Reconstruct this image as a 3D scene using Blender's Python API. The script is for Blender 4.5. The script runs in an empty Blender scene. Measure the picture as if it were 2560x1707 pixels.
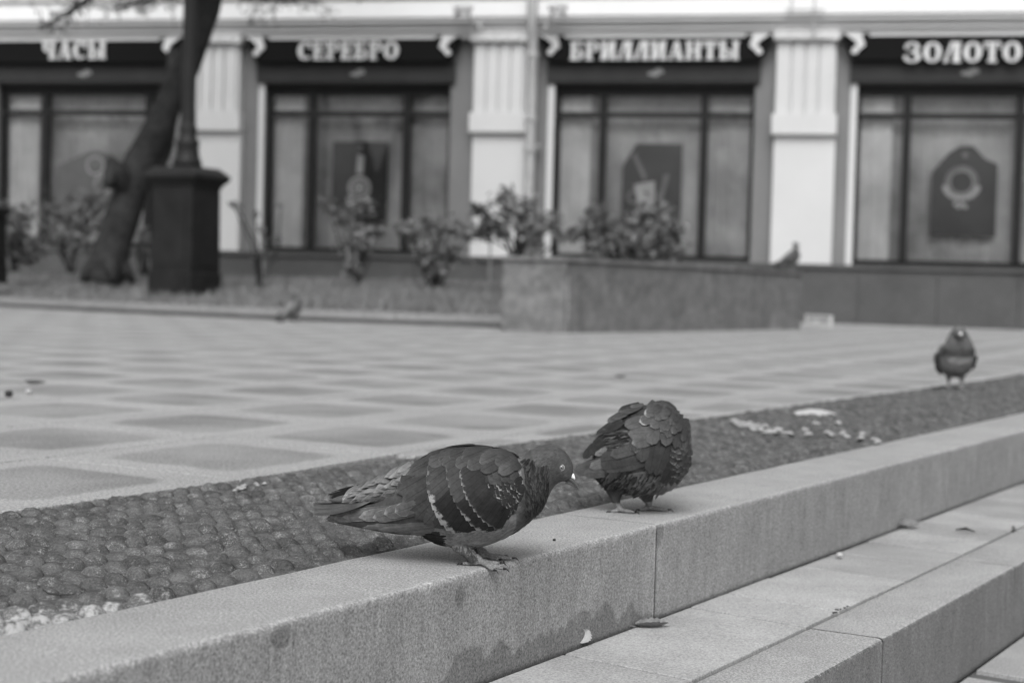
import bpy, bmesh, math, random
from math import sin, cos, tan, atan, pi, sqrt, radians
from mathutils import Vector, Matrix, noise
import numpy as np

random.seed(7)
SC = bpy.context.scene
COL = SC.collection

# ------------------------------------------------------------------ camera
FPX, CX, CY, CAMH = 4000.0, 1280.0, 853.5, 0.30
ROLL, PITCH = 0.027, atan(132.5 / 4000.0)
Wr = Vector((1, 0, 0)); FW = Vector((0, cos(PITCH), -sin(PITCH))); U0 = Vector((0, sin(PITCH), cos(PITCH)))
RT = Wr * cos(ROLL) + U0 * sin(ROLL)
UP = U0 * cos(ROLL) - Wr * sin(ROLL)
CAM = Vector((0, 0, CAMH))
cd = bpy.data.cameras.new('camera'); cam = bpy.data.objects.new('camera', cd); COL.objects.link(cam)
M = Matrix.Identity(4)
for i in range(3):
    M[i][0] = RT[i]; M[i][1] = UP[i]; M[i][2] = -FW[i]; M[i][3] = CAM[i]
cam.matrix_world = M
cd.sensor_width = 36; cd.lens = 36 * FPX / 2560; cd.clip_start = 0.05; cd.clip_end = 500
cd.dof.use_dof = True; cd.dof.focus_distance = 1.76
cd.dof.aperture_fstop = (cd.lens / 1000) / 0.0092
SC.camera = cam

# ------------------------------------------------------------------ sky and sun (black and white film)
SUN_EL = radians(48)
W = bpy.data.worlds.new('World'); SC.world = W; W.use_nodes = True
nt = W.node_tree; bg = nt.nodes['Background']
sky = nt.nodes.new('ShaderNodeTexSky'); sky.sky_type = 'NISHITA'; sky.sun_disc = False
sky.sun_elevation = SUN_EL; sky.dust_density = 6.0; sky.air_density = 1.5
bw = nt.nodes.new('ShaderNodeRGBToBW')
nt.links.new(sky.outputs[0], bw.inputs[0]); nt.links.new(bw.outputs[0], bg.inputs[0])
bg.inputs[1].default_value = 0.138
sl = bpy.data.lights.new('sun', 'SUN'); sl.energy = 1.4; sl.angle = radians(34); sl.color = (1, 1, 1)
so = bpy.data.objects.new('sun', sl); COL.objects.link(so)
sd = Vector((-0.10 * cos(SUN_EL), -0.995 * cos(SUN_EL), sin(SUN_EL)))
so.rotation_euler = sd.to_track_quat('Z', 'Y').to_euler()
sky.sun_rotation = math.atan2(sd.x, sd.y)
SC.view_settings.view_transform = 'Standard'; SC.view_settings.look = 'None'
SC.view_settings.exposure = 0.30; SC.view_settings.gamma = 1.0
SC.view_settings.use_curve_mapping = False
SC.cycles.use_denoising = True
try:
    SC.cycles.denoiser = 'OPENIMAGEDENOISE'
except Exception:
    pass
SC.cycles.max_bounces = 6

# ------------------------------------------------------------------ place helpers
def ray(x, y): return FW + RT * ((x - CX) / FPX) - UP * ((y - CY) / FPX)
def on_z(x, y, z=0.0):
    d = ray(x, y); return CAM + d * ((z - CAMH) / d.z)
def at_d(x, y, dist): return CAM + ray(x, y) * dist
DS = 2560 / 2352.0
def dz(x, y, z=0.0): return on_z(x * DS, y * DS, z)
def dd(x, y, dist): return at_d(x * DS, y * DS, dist)
TH = atan(0.6)
KU = Vector((sin(TH), cos(TH), 0)); KV = Vector((-cos(TH), sin(TH), 0))
def K(u, v, z=0.0): return KU * u + KV * v + Vector((0, 0, z))
PHI = atan(0.212)
FA = Vector((cos(PHI), -sin(PHI), 0)); FN = Vector((-sin(PHI), -cos(PHI), 0))
F0 = CAM + ray(1280, 721) * 19.4; F0.z = 0
def Fp(a, off, z): return F0 + FA * a + FN * off + Vector((0, 0, z))
def fac(x, y, off=0.0):          # photo place -> coordinates on the shop front
    d = ray(x * DS, y * DS); t = ((F0 + FN * off - CAM).dot(FN)) / d.dot(FN); P = CAM + d * t
    return (P - F0).dot(FA), P.z

# ------------------------------------------------------------------ mesh helpers
class MB:
    def __init__(s): s.v = []; s.f = []; s.m = []; s.tone = []; s.fv = []
    def vert(s, p, tone=0.1, fv=(0, 0, 0)):
        s.v.append(tuple(p)); s.tone.append(tone); s.fv.append(fv); return len(s.v) - 1
    def face(s, idx, m=0): s.f.append(tuple(idx)); s.m.append(m)
    def hexa(s, P, m=0, bottom=True):   # P: 4 lower then 4 upper points
        b = [s.vert(p) for p in P]
        fs = [(4, 5, 6, 7), (0, 1, 5, 4), (1, 2, 6, 5), (2, 3, 7, 6), (3, 0, 4, 7)]
        if bottom: fs.append((3, 2, 1, 0))
        for f in fs: s.face([b[i] for i in f], m)
    def box(s, x0, y0, z0, x1, y1, z1, T=None, m=0):
        P = [(x0, y0, z0), (x1, y0, z0), (x1, y1, z0), (x0, y1, z0), (x0, y0, z1), (x1, y0, z1), (x1, y1, z1), (x0, y1, z1)]
        P = [Vector(p) if T is None else T(*p) for p in P]
        s.hexa(P, m)
    def tube(s, pts, rad, n=8, m=0, tone=0.1, flat=1.0):
        pts = [Vector(p) for p in pts]; rings = []; up = None
        for i, p in enumerate(pts):
            d = (pts[min(i + 1, len(pts) - 1)] - pts[max(i - 1, 0)]).normalized()
            if up is None:
                up = d.orthogonal().normalized()
            up = (up - d * up.dot(d)).normalized(); sdv = d.cross(up)
            r = rad[i] if hasattr(rad, '__len__') else rad
            rings.append([s.vert(p + (up * cos(2 * pi * k / n) + sdv * sin(2 * pi * k / n) * flat) * r, tone) for k in range(n)])
        for a, b in zip(rings, rings[1:]):
            for k in range(n): s.face((a[k], a[(k + 1) % n], b[(k + 1) % n], b[k]), m)
        s.face(rings[0][::-1], m); s.face(rings[-1], m)
    def loft(s, sections, n=28, m=0, tone=0.1):   # sections: (T, B, W) T,B Vectors in the XZ plane
        rings = []
        for T, B, w in sections:
            c = (T + B) / 2; a = (T - B) / 2
            rings.append([s.vert(c + a * cos(2 * pi * k / n) + Vector((0, 1, 0)) * w * sin(2 * pi * k / n), tone) for k in range(n)])
        for a, b in zip(rings, rings[1:]):
            for k in range(n): s.face((a[k], a[(k + 1) % n], b[(k + 1) % n], b[k]), m)
        s.face(rings[0][::-1], m); s.face(rings[-1], m)
    def build(s, name, mats, parent=None, smooth=False, attrs=False, xf=None):
        me = bpy.data.meshes.new(name)
        vs = s.v if xf is None else [tuple(xf(Vector(p))) for p in s.v]
        me.from_pydata(vs, [], s.f)
        if not isinstance(mats, (list, tuple)): mats = [mats]
        for q in mats: me.materials.append(q)
        if len(mats) > 1: me.polygons.foreach_set('material_index', s.m)
        if smooth: me.polygons.foreach_set('use_smooth', [True] * len(me.polygons))
        if attrs:
            a = me.attributes.new('tone', 'FLOAT', 'POINT'); a.data.foreach_set('value', s.tone)
            a = me.attributes.new('fv', 'FLOAT_VECTOR', 'POINT'); a.data.foreach_set('vector', np.array(s.fv, dtype='f').ravel())
        me.update()
        o = bpy.data.objects.new(name, me); COL.objects.link(o)
        if parent is not None: o.parent = parent
        return o

def tag(o, label=None, cat=None, group=None, kind=None):
    if label: o['label'] = label
    if cat: o['category'] = cat
    if group: o['group'] = group
    if kind: o['kind'] = kind
    return o
def empty(name, loc, label, cat, group=None, rot=None):
    o = bpy.data.objects.new(name, None); COL.objects.link(o); o.location = loc
    o.empty_display_size = 0.1
    if rot is not None: o.rotation_euler = rot
    return tag(o, label, cat, group)
def sub_of(root):     # build in world coordinates, store relative to the thing's empty
    inv = Vector(root.location)
    return lambda p: p - inv

# ------------------------------------------------------------------ materials
def newmat(name):
    m = bpy.data.materials.new(name); m.use_nodes = True
    return m, m.node_tree.nodes, m.node_tree.links, m.node_tree.nodes['Principled BSDF']
def N(nodes, t, **kw):
    n = nodes.new(t)
    for k, v in kw.items(): setattr(n, k, v)
    return n
def math_(nodes, links, op, a, b=None, c=None, clamp=False):
    n = nodes.new('ShaderNodeMath'); n.operation = op; n.use_clamp = clamp
    for i, q in enumerate((a, b, c)):
        if q is None: continue
        if isinstance(q, (int, float)): n.inputs[i].default_value = q
        else: links.new(q, n.inputs[i])
    return n.outputs[0]
def smooth(nodes, links, x, lo, hi):
    n = nodes.new('ShaderNodeMapRange'); n.interpolation_type = 'SMOOTHSTEP'
    links.new(x, n.inputs[0]); n.inputs[1].default_value = lo; n.inputs[2].default_value = hi
    return n.outputs[0]
def noise_(nodes, links, pos, scale, detail=3, rough=0.55, dim='3D'):
    n = nodes.new('ShaderNodeTexNoise'); n.inputs['Scale'].default_value = scale
    n.inputs['Detail'].default_value = detail; n.inputs['Roughness'].default_value = rough
    links.new(pos, n.inputs['Vector']); return n.outputs['Fac']
def finish(nodes, links, bs, val, rough, height=None, bstr=0.3, bdist=0.001, spec=0.3):
    if isinstance(val, (int, float)): bs.inputs['Base Color'].default_value = (val, val, val, 1)
    else:
        cmb = nodes.new('ShaderNodeCombineColor')
        for i in range(3): links.new(val, cmb.inputs[i])
        links.new(cmb.outputs[0], bs.inputs['Base Color'])
    bs.inputs['Roughness'].default_value = rough
    bs.inputs['Specular IOR Level'].default_value = spec
    if height is not None:
        b = nodes.new('ShaderNodeBump'); b.inputs['Strength'].default_value = bstr; b.inputs['Distance'].default_value = bdist
        links.new(height, b.inputs['Height']); links.new(b.outputs[0], bs.inputs['Normal'])

def stone(name, base, grain=700, gamt=0.25, blotch=6, bamt=0.15, rough=0.85, bd=0.0006, bs_=0.4, rnd=0.0, fine=2000, extra=None, spec=0.25):
    m, n, l, b = newmat(name)
    pos = n.new('ShaderNodeNewGeometry').outputs['Position']
    g1 = noise_(n, l, pos, grain, 2, 0.7); g2 = noise_(n, l, pos, blotch, 5, 0.6); g3 = noise_(n, l, pos, fine, 1)
    v = math_(n, l, 'MULTIPLY_ADD', math_(n, l, 'SUBTRACT', g1, 0.5), gamt * 4, 1.0)
    v = math_(n, l, 'MULTIPLY', v, math_(n, l, 'MULTIPLY_ADD', math_(n, l, 'SUBTRACT', g2, 0.5), bamt * 4, 1.0))
    v = math_(n, l, 'MULTIPLY', v, math_(n, l, 'MULTIPLY_ADD', math_(n, l, 'SUBTRACT', g3, 0.5), gamt * 2, 1.0))
    if rnd:
        r = n.new('ShaderNodeObjectInfo').outputs['Random']
        v = math_(n, l, 'MULTIPLY', v, math_(n, l, 'MULTIPLY_ADD', math_(n, l, 'SUBTRACT', r, 0.5), rnd * 2, 1.0))
    v = math_(n, l, 'MULTIPLY', v, base)
    if extra: v = extra(n, l, pos, v)
    v = math_(n, l, 'MAXIMUM', v, 0.01)
    finish(n, l, b, v, rough, g1, bs_, bd, spec)
    return m
def kcoords(n, l, pos):
    def dot(vec):
        d = n.new('ShaderNodeVectorMath'); d.operation = 'DOT_PRODUCT'; l.new(pos, d.inputs[0]); d.inputs[1].default_value = vec
        return d.outputs['Value']
    return dot(KU), dot(KV), dot((0, 0, 1))
def mix(n, l, f, a, b):
    x = n.new('ShaderNodeMix'); x.data_type = 'FLOAT'; l.new(f, x.inputs[0])
    for i, q in ((2, a), (3, b)):
        if isinstance(q, (int, float)): x.inputs[i].default_value = q
        else: l.new(q, x.inputs[i])
    return x.outputs[0]

def kerb_extra(n, l, pos, v):
    u, vv, z = kcoords(n, l, pos)
    # wet stain creeping up from the foot of the riser, ragged upper edge
    cu = n.new('ShaderNodeCombineXYZ'); l.new(u, cu.inputs[0])
    h = noise_(n, l, cu.outputs[0], 8, 4, 0.6)
    fine = noise_(n, l, pos, 120, 3, 0.6)
    hh = math_(n, l, 'MULTIPLY_ADD', math_(n, l, 'SUBTRACT', h, 0.34), 0.20, 0.0)
    hh = math_(n, l, 'ADD', hh, math_(n, l, 'MULTIPLY_ADD', fine, 0.012, -0.006))
    win = math_(n, l, 'MULTIPLY', smooth(n, l, u, 1.30, 1.42), math_(n, l, 'SUBTRACT', 1.0, smooth(n, l, u, 1.76, 1.92)))
    hh = math_(n, l, 'MULTIPLY', hh, win)
    hh = math_(n, l, 'MINIMUM', hh, 0.045)
    d = math_(n, l, 'SUBTRACT', hh, math_(n, l, 'ADD', z, 0.124))
    wet = smooth(n, l, d, -0.003, 0.005)
    nz_ = n.new('ShaderNodeSeparateXYZ'); l.new(n.new('ShaderNodeNewGeometry').outputs['True Normal'], nz_.inputs[0])
    side = math_(n, l, 'SUBTRACT', 1.0, smooth(n, l, nz_.outputs[2], 0.35, 0.75))
    wet = math_(n, l, 'MULTIPLY', wet, side)
    # two local spots (droppings washed over the edge)
    for (u0, z0, su, sz) in ((1.876, -0.013, 0.012, 0.018), (1.107, -0.013, 0.016, 0.013), (1.40, -0.022, 0.011, 0.012)):
        a = math_(n, l, 'DIVIDE', math_(n, l, 'SUBTRACT', u, u0), su); c = math_(n, l, 'DIVIDE', math_(n, l, 'SUBTRACT', z, z0), sz)
        r = math_(n, l, 'ADD', math_(n, l, 'MULTIPLY', a, a), math_(n, l, 'MULTIPLY', c, c))
        r = math_(n, l, 'ADD', r, math_(n, l, 'MULTIPLY_ADD', fine, 2.4, -1.2))
        e = math_(n, l, 'MULTIPLY', math_(n, l, 'SUBTRACT', 1.0, smooth(n, l, r, 0.6, 1.1)), side)
        wet = math_(n, l, 'MAXIMUM', wet, e)
    v = math_(n, l, 'MULTIPLY', v, mix(n, l, wet, 1.0, 0.66))
    # vertical run marks; riser face also coloured darker, shade put into the stone
    st = n.new('ShaderNodeCombineXYZ'); l.new(math_(n, l, 'MULTIPLY', u, 60), st.inputs[0]); l.new(math_(n, l, 'MULTIPLY', z, 9), st.inputs[1])
    run = noise_(n, l, st.outputs[0], 1.0, 3, 0.6)
    v = math_(n, l, 'MULTIPLY', v, mix(n, l, side, 1.0, math_(n, l, 'MULTIPLY_ADD', run, 0.5, 0.60)))
    # freshly chipped arris is paler
    near = math_(n, l, 'SUBTRACT', 1.0, smooth(n, l, math_(n, l, 'ABSOLUTE', math_(n, l, 'ADD', z, 0.003)), 0.002, 0.0075))
    vf = math_(n, l, 'SUBTRACT', 1.0, smooth(n, l, vv, 0.899, 0.906))
    vf2 = math_(n, l, 'SUBTRACT', 1.0, smooth(n, l, vv, 0.618, 0.624))
    ch = math_(n, l, 'MULTIPLY', near, vf)
    ch = math_(n, l, 'MULTIPLY', ch, smooth(n, l, noise_(n, l, pos, 160, 4, 0.7), 0.46, 0.62))
    sc = n.new('ShaderNodeCombineXYZ'); l.new(math_(n, l, 'MULTIPLY', u, 26), sc.inputs[0]); l.new(math_(n, l, 'MULTIPLY', vv, 160), sc.inputs[1])
    scf = smooth(n, l, noise_(n, l, sc.outputs[0], 1.0, 4, 0.7), 0.64, 0.74)
    blot = noise_(n, l, pos, 17, 4, 0.65)
    top_ = math_(n, l, 'SUBTRACT', 1.0, side)
    v = math_(n, l, 'MULTIPLY', v, math_(n, l, 'MULTIPLY_ADD', math_(n, l, 'MULTIPLY', scf, top_), -0.30, 1.0))
    v = math_(n, l, 'MULTIPLY', v, math_(n, l, 'MULTIPLY_ADD', blot, 0.42, 0.79))
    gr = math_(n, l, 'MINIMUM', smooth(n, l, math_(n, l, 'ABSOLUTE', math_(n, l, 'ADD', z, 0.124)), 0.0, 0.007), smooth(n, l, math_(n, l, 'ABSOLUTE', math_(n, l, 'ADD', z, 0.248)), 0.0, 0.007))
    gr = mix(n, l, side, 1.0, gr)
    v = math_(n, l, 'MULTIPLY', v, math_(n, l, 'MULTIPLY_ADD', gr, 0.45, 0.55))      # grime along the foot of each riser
    return mix(n, l, ch, v, math_(n, l, 'MULTIPLY', v, 1.15))
M_KERB = stone('kerb_granite', 0.305, grain=380, gamt=0.62, blotch=5, bamt=0.10, bd=0.0012, bs_=0.5, fine=1500, extra=kerb_extra)
M_TREAD = stone('tread_stone', 0.32, grain=360, gamt=0.42, blotch=7, bamt=0.2, rnd=0.13)
M_SLAB_L = stone('light_slab_stone', 0.36, grain=330, gamt=0.26, blotch=3.2, bamt=0.13, rnd=0.10)
def slab_extra(n, l, pos, v):      # each slab is worn dark in its middle, pale along its border
    at = N(n, 'ShaderNodeAttribute', attribute_name='fv'); sx = n.new('ShaderNodeSeparateXYZ'); l.new(at.outputs['Vector'], sx.inputs[0])
    p = lambda q: math_(n, l, 'POWER', math_(n, l, 'ABSOLUTE', q), 7.0)
    r = math_(n, l, 'POWER', math_(n, l, 'ADD', p(sx.outputs[0]), p(sx.outputs[1])), 1 / 7.0)
    big = noise_(n, l, pos, 2.3, 3, 0.6); mid = noise_(n, l, pos, 14, 4, 0.65)
    r = math_(n, l, 'ADD', r, math_(n, l, 'MULTIPLY_ADD', mid, 0.26, -0.13))
    r = math_(n, l, 'ADD', r, math_(n, l, 'MULTIPLY_ADD', big, 0.3, -0.15))
    f = smooth(n, l, r, 0.65, 0.77)
    f = math_(n, l, 'SUBTRACT', 1.0, math_(n, l, 'MULTIPLY', math_(n, l, 'SUBTRACT', 1.0, f), math_(n, l, 'MULTIPLY_ADD', smooth(n, l, big, 0.34, 0.66), 0.26, 0.16)))
    return math_(n, l, 'MULTIPLY', v, f)
M_SLAB = stone('plaza_slab_stone', 0.305, grain=210, gamt=0.6, blotch=3, bamt=0.10, rnd=0.0, extra=slab_extra)
M_JOINT = stone('joint_mortar', 0.11, grain=500, gamt=0.3)
M_GROUND = stone('asphalt_ground', 0.2, grain=200, gamt=0.2)
M_GRANITE = stone('dark_granite', 0.075, grain=60, gamt=0.2, blotch=2, bamt=0.22, rough=0.6, bd=0.0003, fine=25)
M_GRANITE_L = stone('grey_granite', 0.15, grain=22, gamt=0.3, blotch=5, bamt=0.3, rough=0.6, bd=0.0003, fine=9)
def edge_extra(n, l, pos, v):      # upright faces darker than the top
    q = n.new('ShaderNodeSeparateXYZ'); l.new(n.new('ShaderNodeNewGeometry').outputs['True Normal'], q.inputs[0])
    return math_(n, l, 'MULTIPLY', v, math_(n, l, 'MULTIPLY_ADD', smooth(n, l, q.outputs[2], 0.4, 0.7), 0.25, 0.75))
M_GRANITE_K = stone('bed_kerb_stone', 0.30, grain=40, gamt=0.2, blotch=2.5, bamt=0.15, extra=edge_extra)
M_GRANITE_P = stone('pale_joint_mortar', 0.26, grain=30, gamt=0.2, blotch=9, bamt=0.3)
M_FRIEZE = stone('frieze_stucco', 0.74, grain=40, gamt=0.02, blotch=1.2, bamt=0.05)
M_WHITE = stone('white_stucco', 0.53, grain=40, gamt=0.02, blotch=1.2, bamt=0.05, rough=0.8)
M_CREAM = stone('grey_cornice_paint', 0.52, grain=30, gamt=0.02, blotch=1.3, bamt=0.07, rough=0.8)
M_GREYW = stone('grey_reveal_paint', 0.17, grain=20, gamt=0.04, blotch=1.5, bamt=0.1, rough=0.8)
M_BLACK = stone('black_fascia', 0.006, grain=20, gamt=0.05, rough=0.7, spec=0.03)
M_DARK = stone('dark_bronze_frame', 0.02, grain=20, gamt=0.05, rough=0.45, spec=0.08)
M_PANEL = stone('dark_panel', 0.034, grain=10, gamt=0.05, rough=0.5, spec=0.08)
M_LETTER = stone('pale_letter_plastic', 0.55, grain=20, gamt=0.01, rough=0.5)
M_METAL = stone('black_cast_iron', 0.02, grain=40, gamt=0.1, rough=0.5, spec=0.15)
M_BARK = stone('tree_bark', 0.033, grain=22, gamt=0.4, blotch=6, bamt=0.4, bd=0.02, bs_=0.8, fine=60, spec=0.1)
M_LEAF = stone('rose_foliage', 0.13, grain=6, gamt=0.12, blotch=4, bamt=0.45, rough=0.55, fine=9, spec=0.4)
M_GRASS = stone('grass_blades', 0.17, grain=9, gamt=0.15, blotch=2.3, bamt=0.3, rough=0.7, fine=30)
M_SOIL = stone('bed_soil', 0.12, grain=50, gamt=0.3)
M_PIPE = stone('zinc_pipe', 0.38, grain=20, gamt=0.05, blotch=3, bamt=0.15, rough=0.5)
M_CRUMB = stone('crumb_pale', 0.31, grain=200, gamt=0.3)
M_PALE = stone('pale_litter', 0.38, grain=300, gamt=0.1, rough=0.7)
M_DLEAF = stone('dry_leaf', 0.16, grain=300, gamt=0.3, blotch=60, bamt=0.3, rough=0.7)
M_CURT = stone('curtain_cloth', 0.66, grain=3, gamt=0.04, blotch=1.2, bamt=0.35, rough=0.9)  # broad blotches in the cloth colour stand in for drape and glass reflections
M_CURT_D = stone('grey_curtain_cloth', 0.42, grain=3, gamt=0.05, blotch=1.3, bamt=0.6, rough=0.9)  # stronger blotches, again painting pane reflections and drape into the cloth
M_POST = stone('poster_dark_print', 0.05, grain=5, gamt=0.1, blotch=3, bamt=0.4, rough=0.6)
M_POST_P = stone('poster_pale_print', 0.5, grain=5, gamt=0.05, rough=0.6)
M_POST_M = stone('poster_mid_print', 0.2, grain=5, gamt=0.1, rough=0.6)
M_STAKE = stone('plant_stake', 0.18, grain=50, gamt=0.1)

def band_extra(n, l, pos, v):
    u, vv, z = kcoords(n, l, pos)
    # pale crust flaking through in places
    c = noise_(n, l, pos, 55, 5, 0.75); f = noise_(n, l, pos, 560, 3, 0.75)
    t = math_(n, l, 'ADD', math_(n, l, 'MULTIPLY', c, 0.55), math_(n, l, 'MULTIPLY', f, 0.5))
    spots = smooth(n, l, t, 0.545, 0.68)
    spots = math_(n, l, 'MULTIPLY', spots, 0.55)
    v = math_(n, l, 'MULTIPLY', v, math_(n, l, 'MULTIPLY_ADD', smooth(n, l, noise_(n, l, pos, 26, 4, 0.6), 0.35, 0.65), 0.55, 0.72))
    # worn-through corner near the kerb
    w = math_(n, l, 'ADD', math_(n, l, 'MULTIPLY_ADD', vv, 1.0, -1.13), math_(n, l, 'MULTIPLY_ADD', u, 0.55, -0.55))
    w = math_(n, l, 'ADD', w, math_(n, l, 'MULTIPLY_ADD', c, 0.30, -0.15))
    worn = math_(n, l, 'SUBTRACT', 1.0, smooth(n, l, w, -0.05, 0.0))
    worn = math_(n, l, 'MULTIPLY', worn, smooth(n, l, noise_(n, l, pos, 90, 4, 0.7), 0.36, 0.56))
    s = math_(n, l, 'MAXIMUM', spots, math_(n, l, 'MULTIPLY', worn, 0.85))
    return mix(n, l, s, v, 0.40)
M_BAND = stone('worn_dark_paving', 0.084, grain=380, gamt=0.42, blotch=14, bamt=0.22, rough=0.95, spec=0.05, bd=0.0012, bs_=0.6, fine=900, extra=band_extra)

def feather_mat(name, rough=0.6):
    m, n, l, b = newmat(name)
    at = N(n, 'ShaderNodeAttribute', attribute_name='fv'); sx = n.new('ShaderNodeSeparateXYZ'); l.new(at.outputs['Vector'], sx.inputs[0])
    s, t, r = sx.outputs[0], sx.outputs[1], sx.outputs[2]
    tone = N(n, 'ShaderNodeAttribute', attribute_name='tone').outputs['Fac']
    pos = n.new('ShaderNodeTexCoord').outputs['Object']
    n1 = noise_(n, l, pos, 260, 3, 0.6); n2 = noise_(n, l, pos, 60, 3, 0.6)
    ab = math_(n, l, 'ABSOLUTE', t)
    # barbs run obliquely out from the shaft
    ph = math_(n, l, 'ADD', math_(n, l, 'MULTIPLY', s, 170.0), math_(n, l, 'MULTIPLY', ab, -38.0))
    ph = math_(n, l, 'ADD', ph, math_(n, l, 'MULTIPLY', n2, 14.0))
    barb = math_(n, l, 'SINE', ph)
    shaft = math_(n, l, 'SUBTRACT', 1.0, smooth(n, l, ab, 0.02, 0.07))
    has = smooth(n, l, math_(n, l, 'ADD', s, ab), 0.0, 0.02)
    v = math_(n, l, 'MULTIPLY', tone, math_(n, l, 'MULTIPLY_ADD', math_(n, l, 'SUBTRACT', n2, 0.5), 1.0, 1.0))
    v = math_(n, l, 'MULTIPLY', v, math_(n, l, 'MULTIPLY_ADD', math_(n, l, 'SUBTRACT', n1, 0.5), 0.9, 1.0))
    v = math_(n, l, 'MULTIPLY', v, mix(n, l, has, 0.95, math_(n, l, 'MULTIPLY_ADD', math_(n, l, 'POWER', s, 3.0), 0.42, 0.72)))   # vane paler towards the tip
    v = math_(n, l, 'MULTIPLY', v, math_(n, l, 'MULTIPLY_ADD', math_(n, l, 'MULTIPLY', barb, has), 0.07, 1.0))
    v = math_(n, l, 'MULTIPLY', v, math_(n, l, 'MULTIPLY_ADD', math_(n, l, 'MULTIPLY', shaft, has), -0.35, 1.0))
    gate = smooth(n, l, s, 0.40, 0.85)
    e = math_(n, l, 'MAXIMUM', s, math_(n, l, 'MULTIPLY', ab, gate))
    nz = noise_(n, l, pos, 130, 3, 0.7)
    wdt = math_(n, l, 'MULTIPLY', math_(n, l, 'MULTIPLY', r, r), math_(n, l, 'MULTIPLY_ADD', smooth(n, l, nz, 0.34, 0.70), 0.14, 0.045))
    wdt = math_(n, l, 'ADD', wdt, math_(n, l, 'MULTIPLY', r, 0.06))
    thr = math_(n, l, 'SUBTRACT', 1.0, wdt)
    rim = math_(n, l, 'DIVIDE', math_(n, l, 'SUBTRACT', e, thr), 0.085, clamp=True)
    rim = math_(n, l, 'MULTIPLY', rim, math_(n, l, 'MULTIPLY_ADD', r, 0.8, 0.18), clamp=True)
    v = mix(n, l, rim, v, 0.29)
    hgt = math_(n, l, 'ADD', math_(n, l, 'MULTIPLY', barb, 0.25), n1)
    v = math_(n, l, 'MULTIPLY', v, mix(n, l, rim, 0.80, 1.0))
    finish(n, l, b, v, rough, hgt, 0.35, 0.0005, 0.12)
    return m
M_FEATH = feather_mat('pigeon_feathers')
def leg_mat():
    m, n, l, b = newmat('pigeon_leg_scales')
    pos = n.new('ShaderNodeTexCoord').outputs['Object']
    vo = n.new('ShaderNodeTexVoronoi'); vo.inputs['Scale'].default_value = 620; l.new(pos, vo.inputs['Vector'])
    v = math_(n, l, 'MULTIPLY_ADD', vo.outputs['Distance'], 0.16, 0.09)
    v = math_(n, l, 'MULTIPLY', v, math_(n, l, 'MULTIPLY_ADD', noise_(n, l, pos, 150, 3), 0.9, 0.55))
    finish(n, l, b, v, 0.6, vo.outputs['Distance'], 0.6, 0.0008)
    return m
M_LEG = leg_mat()
def plain(name, v, rough=0.5, spec=0.4):
    m, n, l, b = newmat(name); pos = n.new('ShaderNodeTexCoord').outputs['Object']
    q = math_(n, l, 'MULTIPLY', math_(n, l, 'MULTIPLY_ADD', noise_(n, l, pos, 300, 3), 0.6, 0.7), v)
    finish(n, l, b, q, rough, None, spec=spec); return m
M_CLAW = plain('claw_horn', 0.02, 0.35); M_CERE = plain('cere_white', 0.85, 0.6); M_BEAK = plain('beak_horn', 0.075, 0.4)
M_IRIS = plain('pigeon_iris', 0.16, 0.25, 0.6); M_PUPIL = plain('pigeon_pupil', 0.006, 0.08, 0.8); M_LID = plain('pigeon_eyelid', 0.30, 0.5)
def glass_mat():
    m, n, l, b = newmat('window_glass')
    n.remove(b); out = n['Material Output']
    tr = n.new('ShaderNodeBsdfTransparent'); tr.inputs[0].default_value = (0.93, 0.93, 0.93, 1)
    gl = n.new('ShaderNodeBsdfGlossy'); gl.inputs['Roughness'].default_value = 0.03
    fr = n.new('ShaderNodeFresnel'); fr.inputs[0].default_value = 1.42
    mx = n.new('ShaderNodeMixShader'); l.new(fr.outputs[0], mx.inputs[0]); l.new(tr.outputs[0], mx.inputs[1]); l.new(gl.outputs[0], mx.inputs[2])
    l.new(mx.outputs[0], out.inputs[0]); return m
M_GLASS = glass_mat()

# ================================================================== SETTING
mb = MB()
S = 90
b = [mb.vert(p) for p in ((-S, -S, -0.262), (S, -S, -0.262), (S, S, -0.262), (-S, S, -0.262))]; mb.face(b)
tag(mb.build('ground', M_GROUND), kind='structure')

U_A, U_B = -1.6, 17.5
# plaza sub-base behind the steps (slabs lie on it)
mb = MB()
far_l = Fp(-16, -0.3, 0); far_r = Fp(11, -0.3, 0)
a0 = K(U_A - 12, 1.583); a1 = K(U_B, 1.583)
poly = [a0, a1, far_r, far_l]
lo = [mb.vert((p.x, p.y, -0.25)) for p in poly]; hi = [mb.vert((p.x, p.y, -0.006)) for p in poly]
mb.face(hi)
for i in range(4): mb.face((lo[i], lo[(i + 1) % 4], hi[(i + 1) % 4], hi[i]))
plaza = tag(mb.build('plaza_pavement', M_JOINT), kind='structure')

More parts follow.
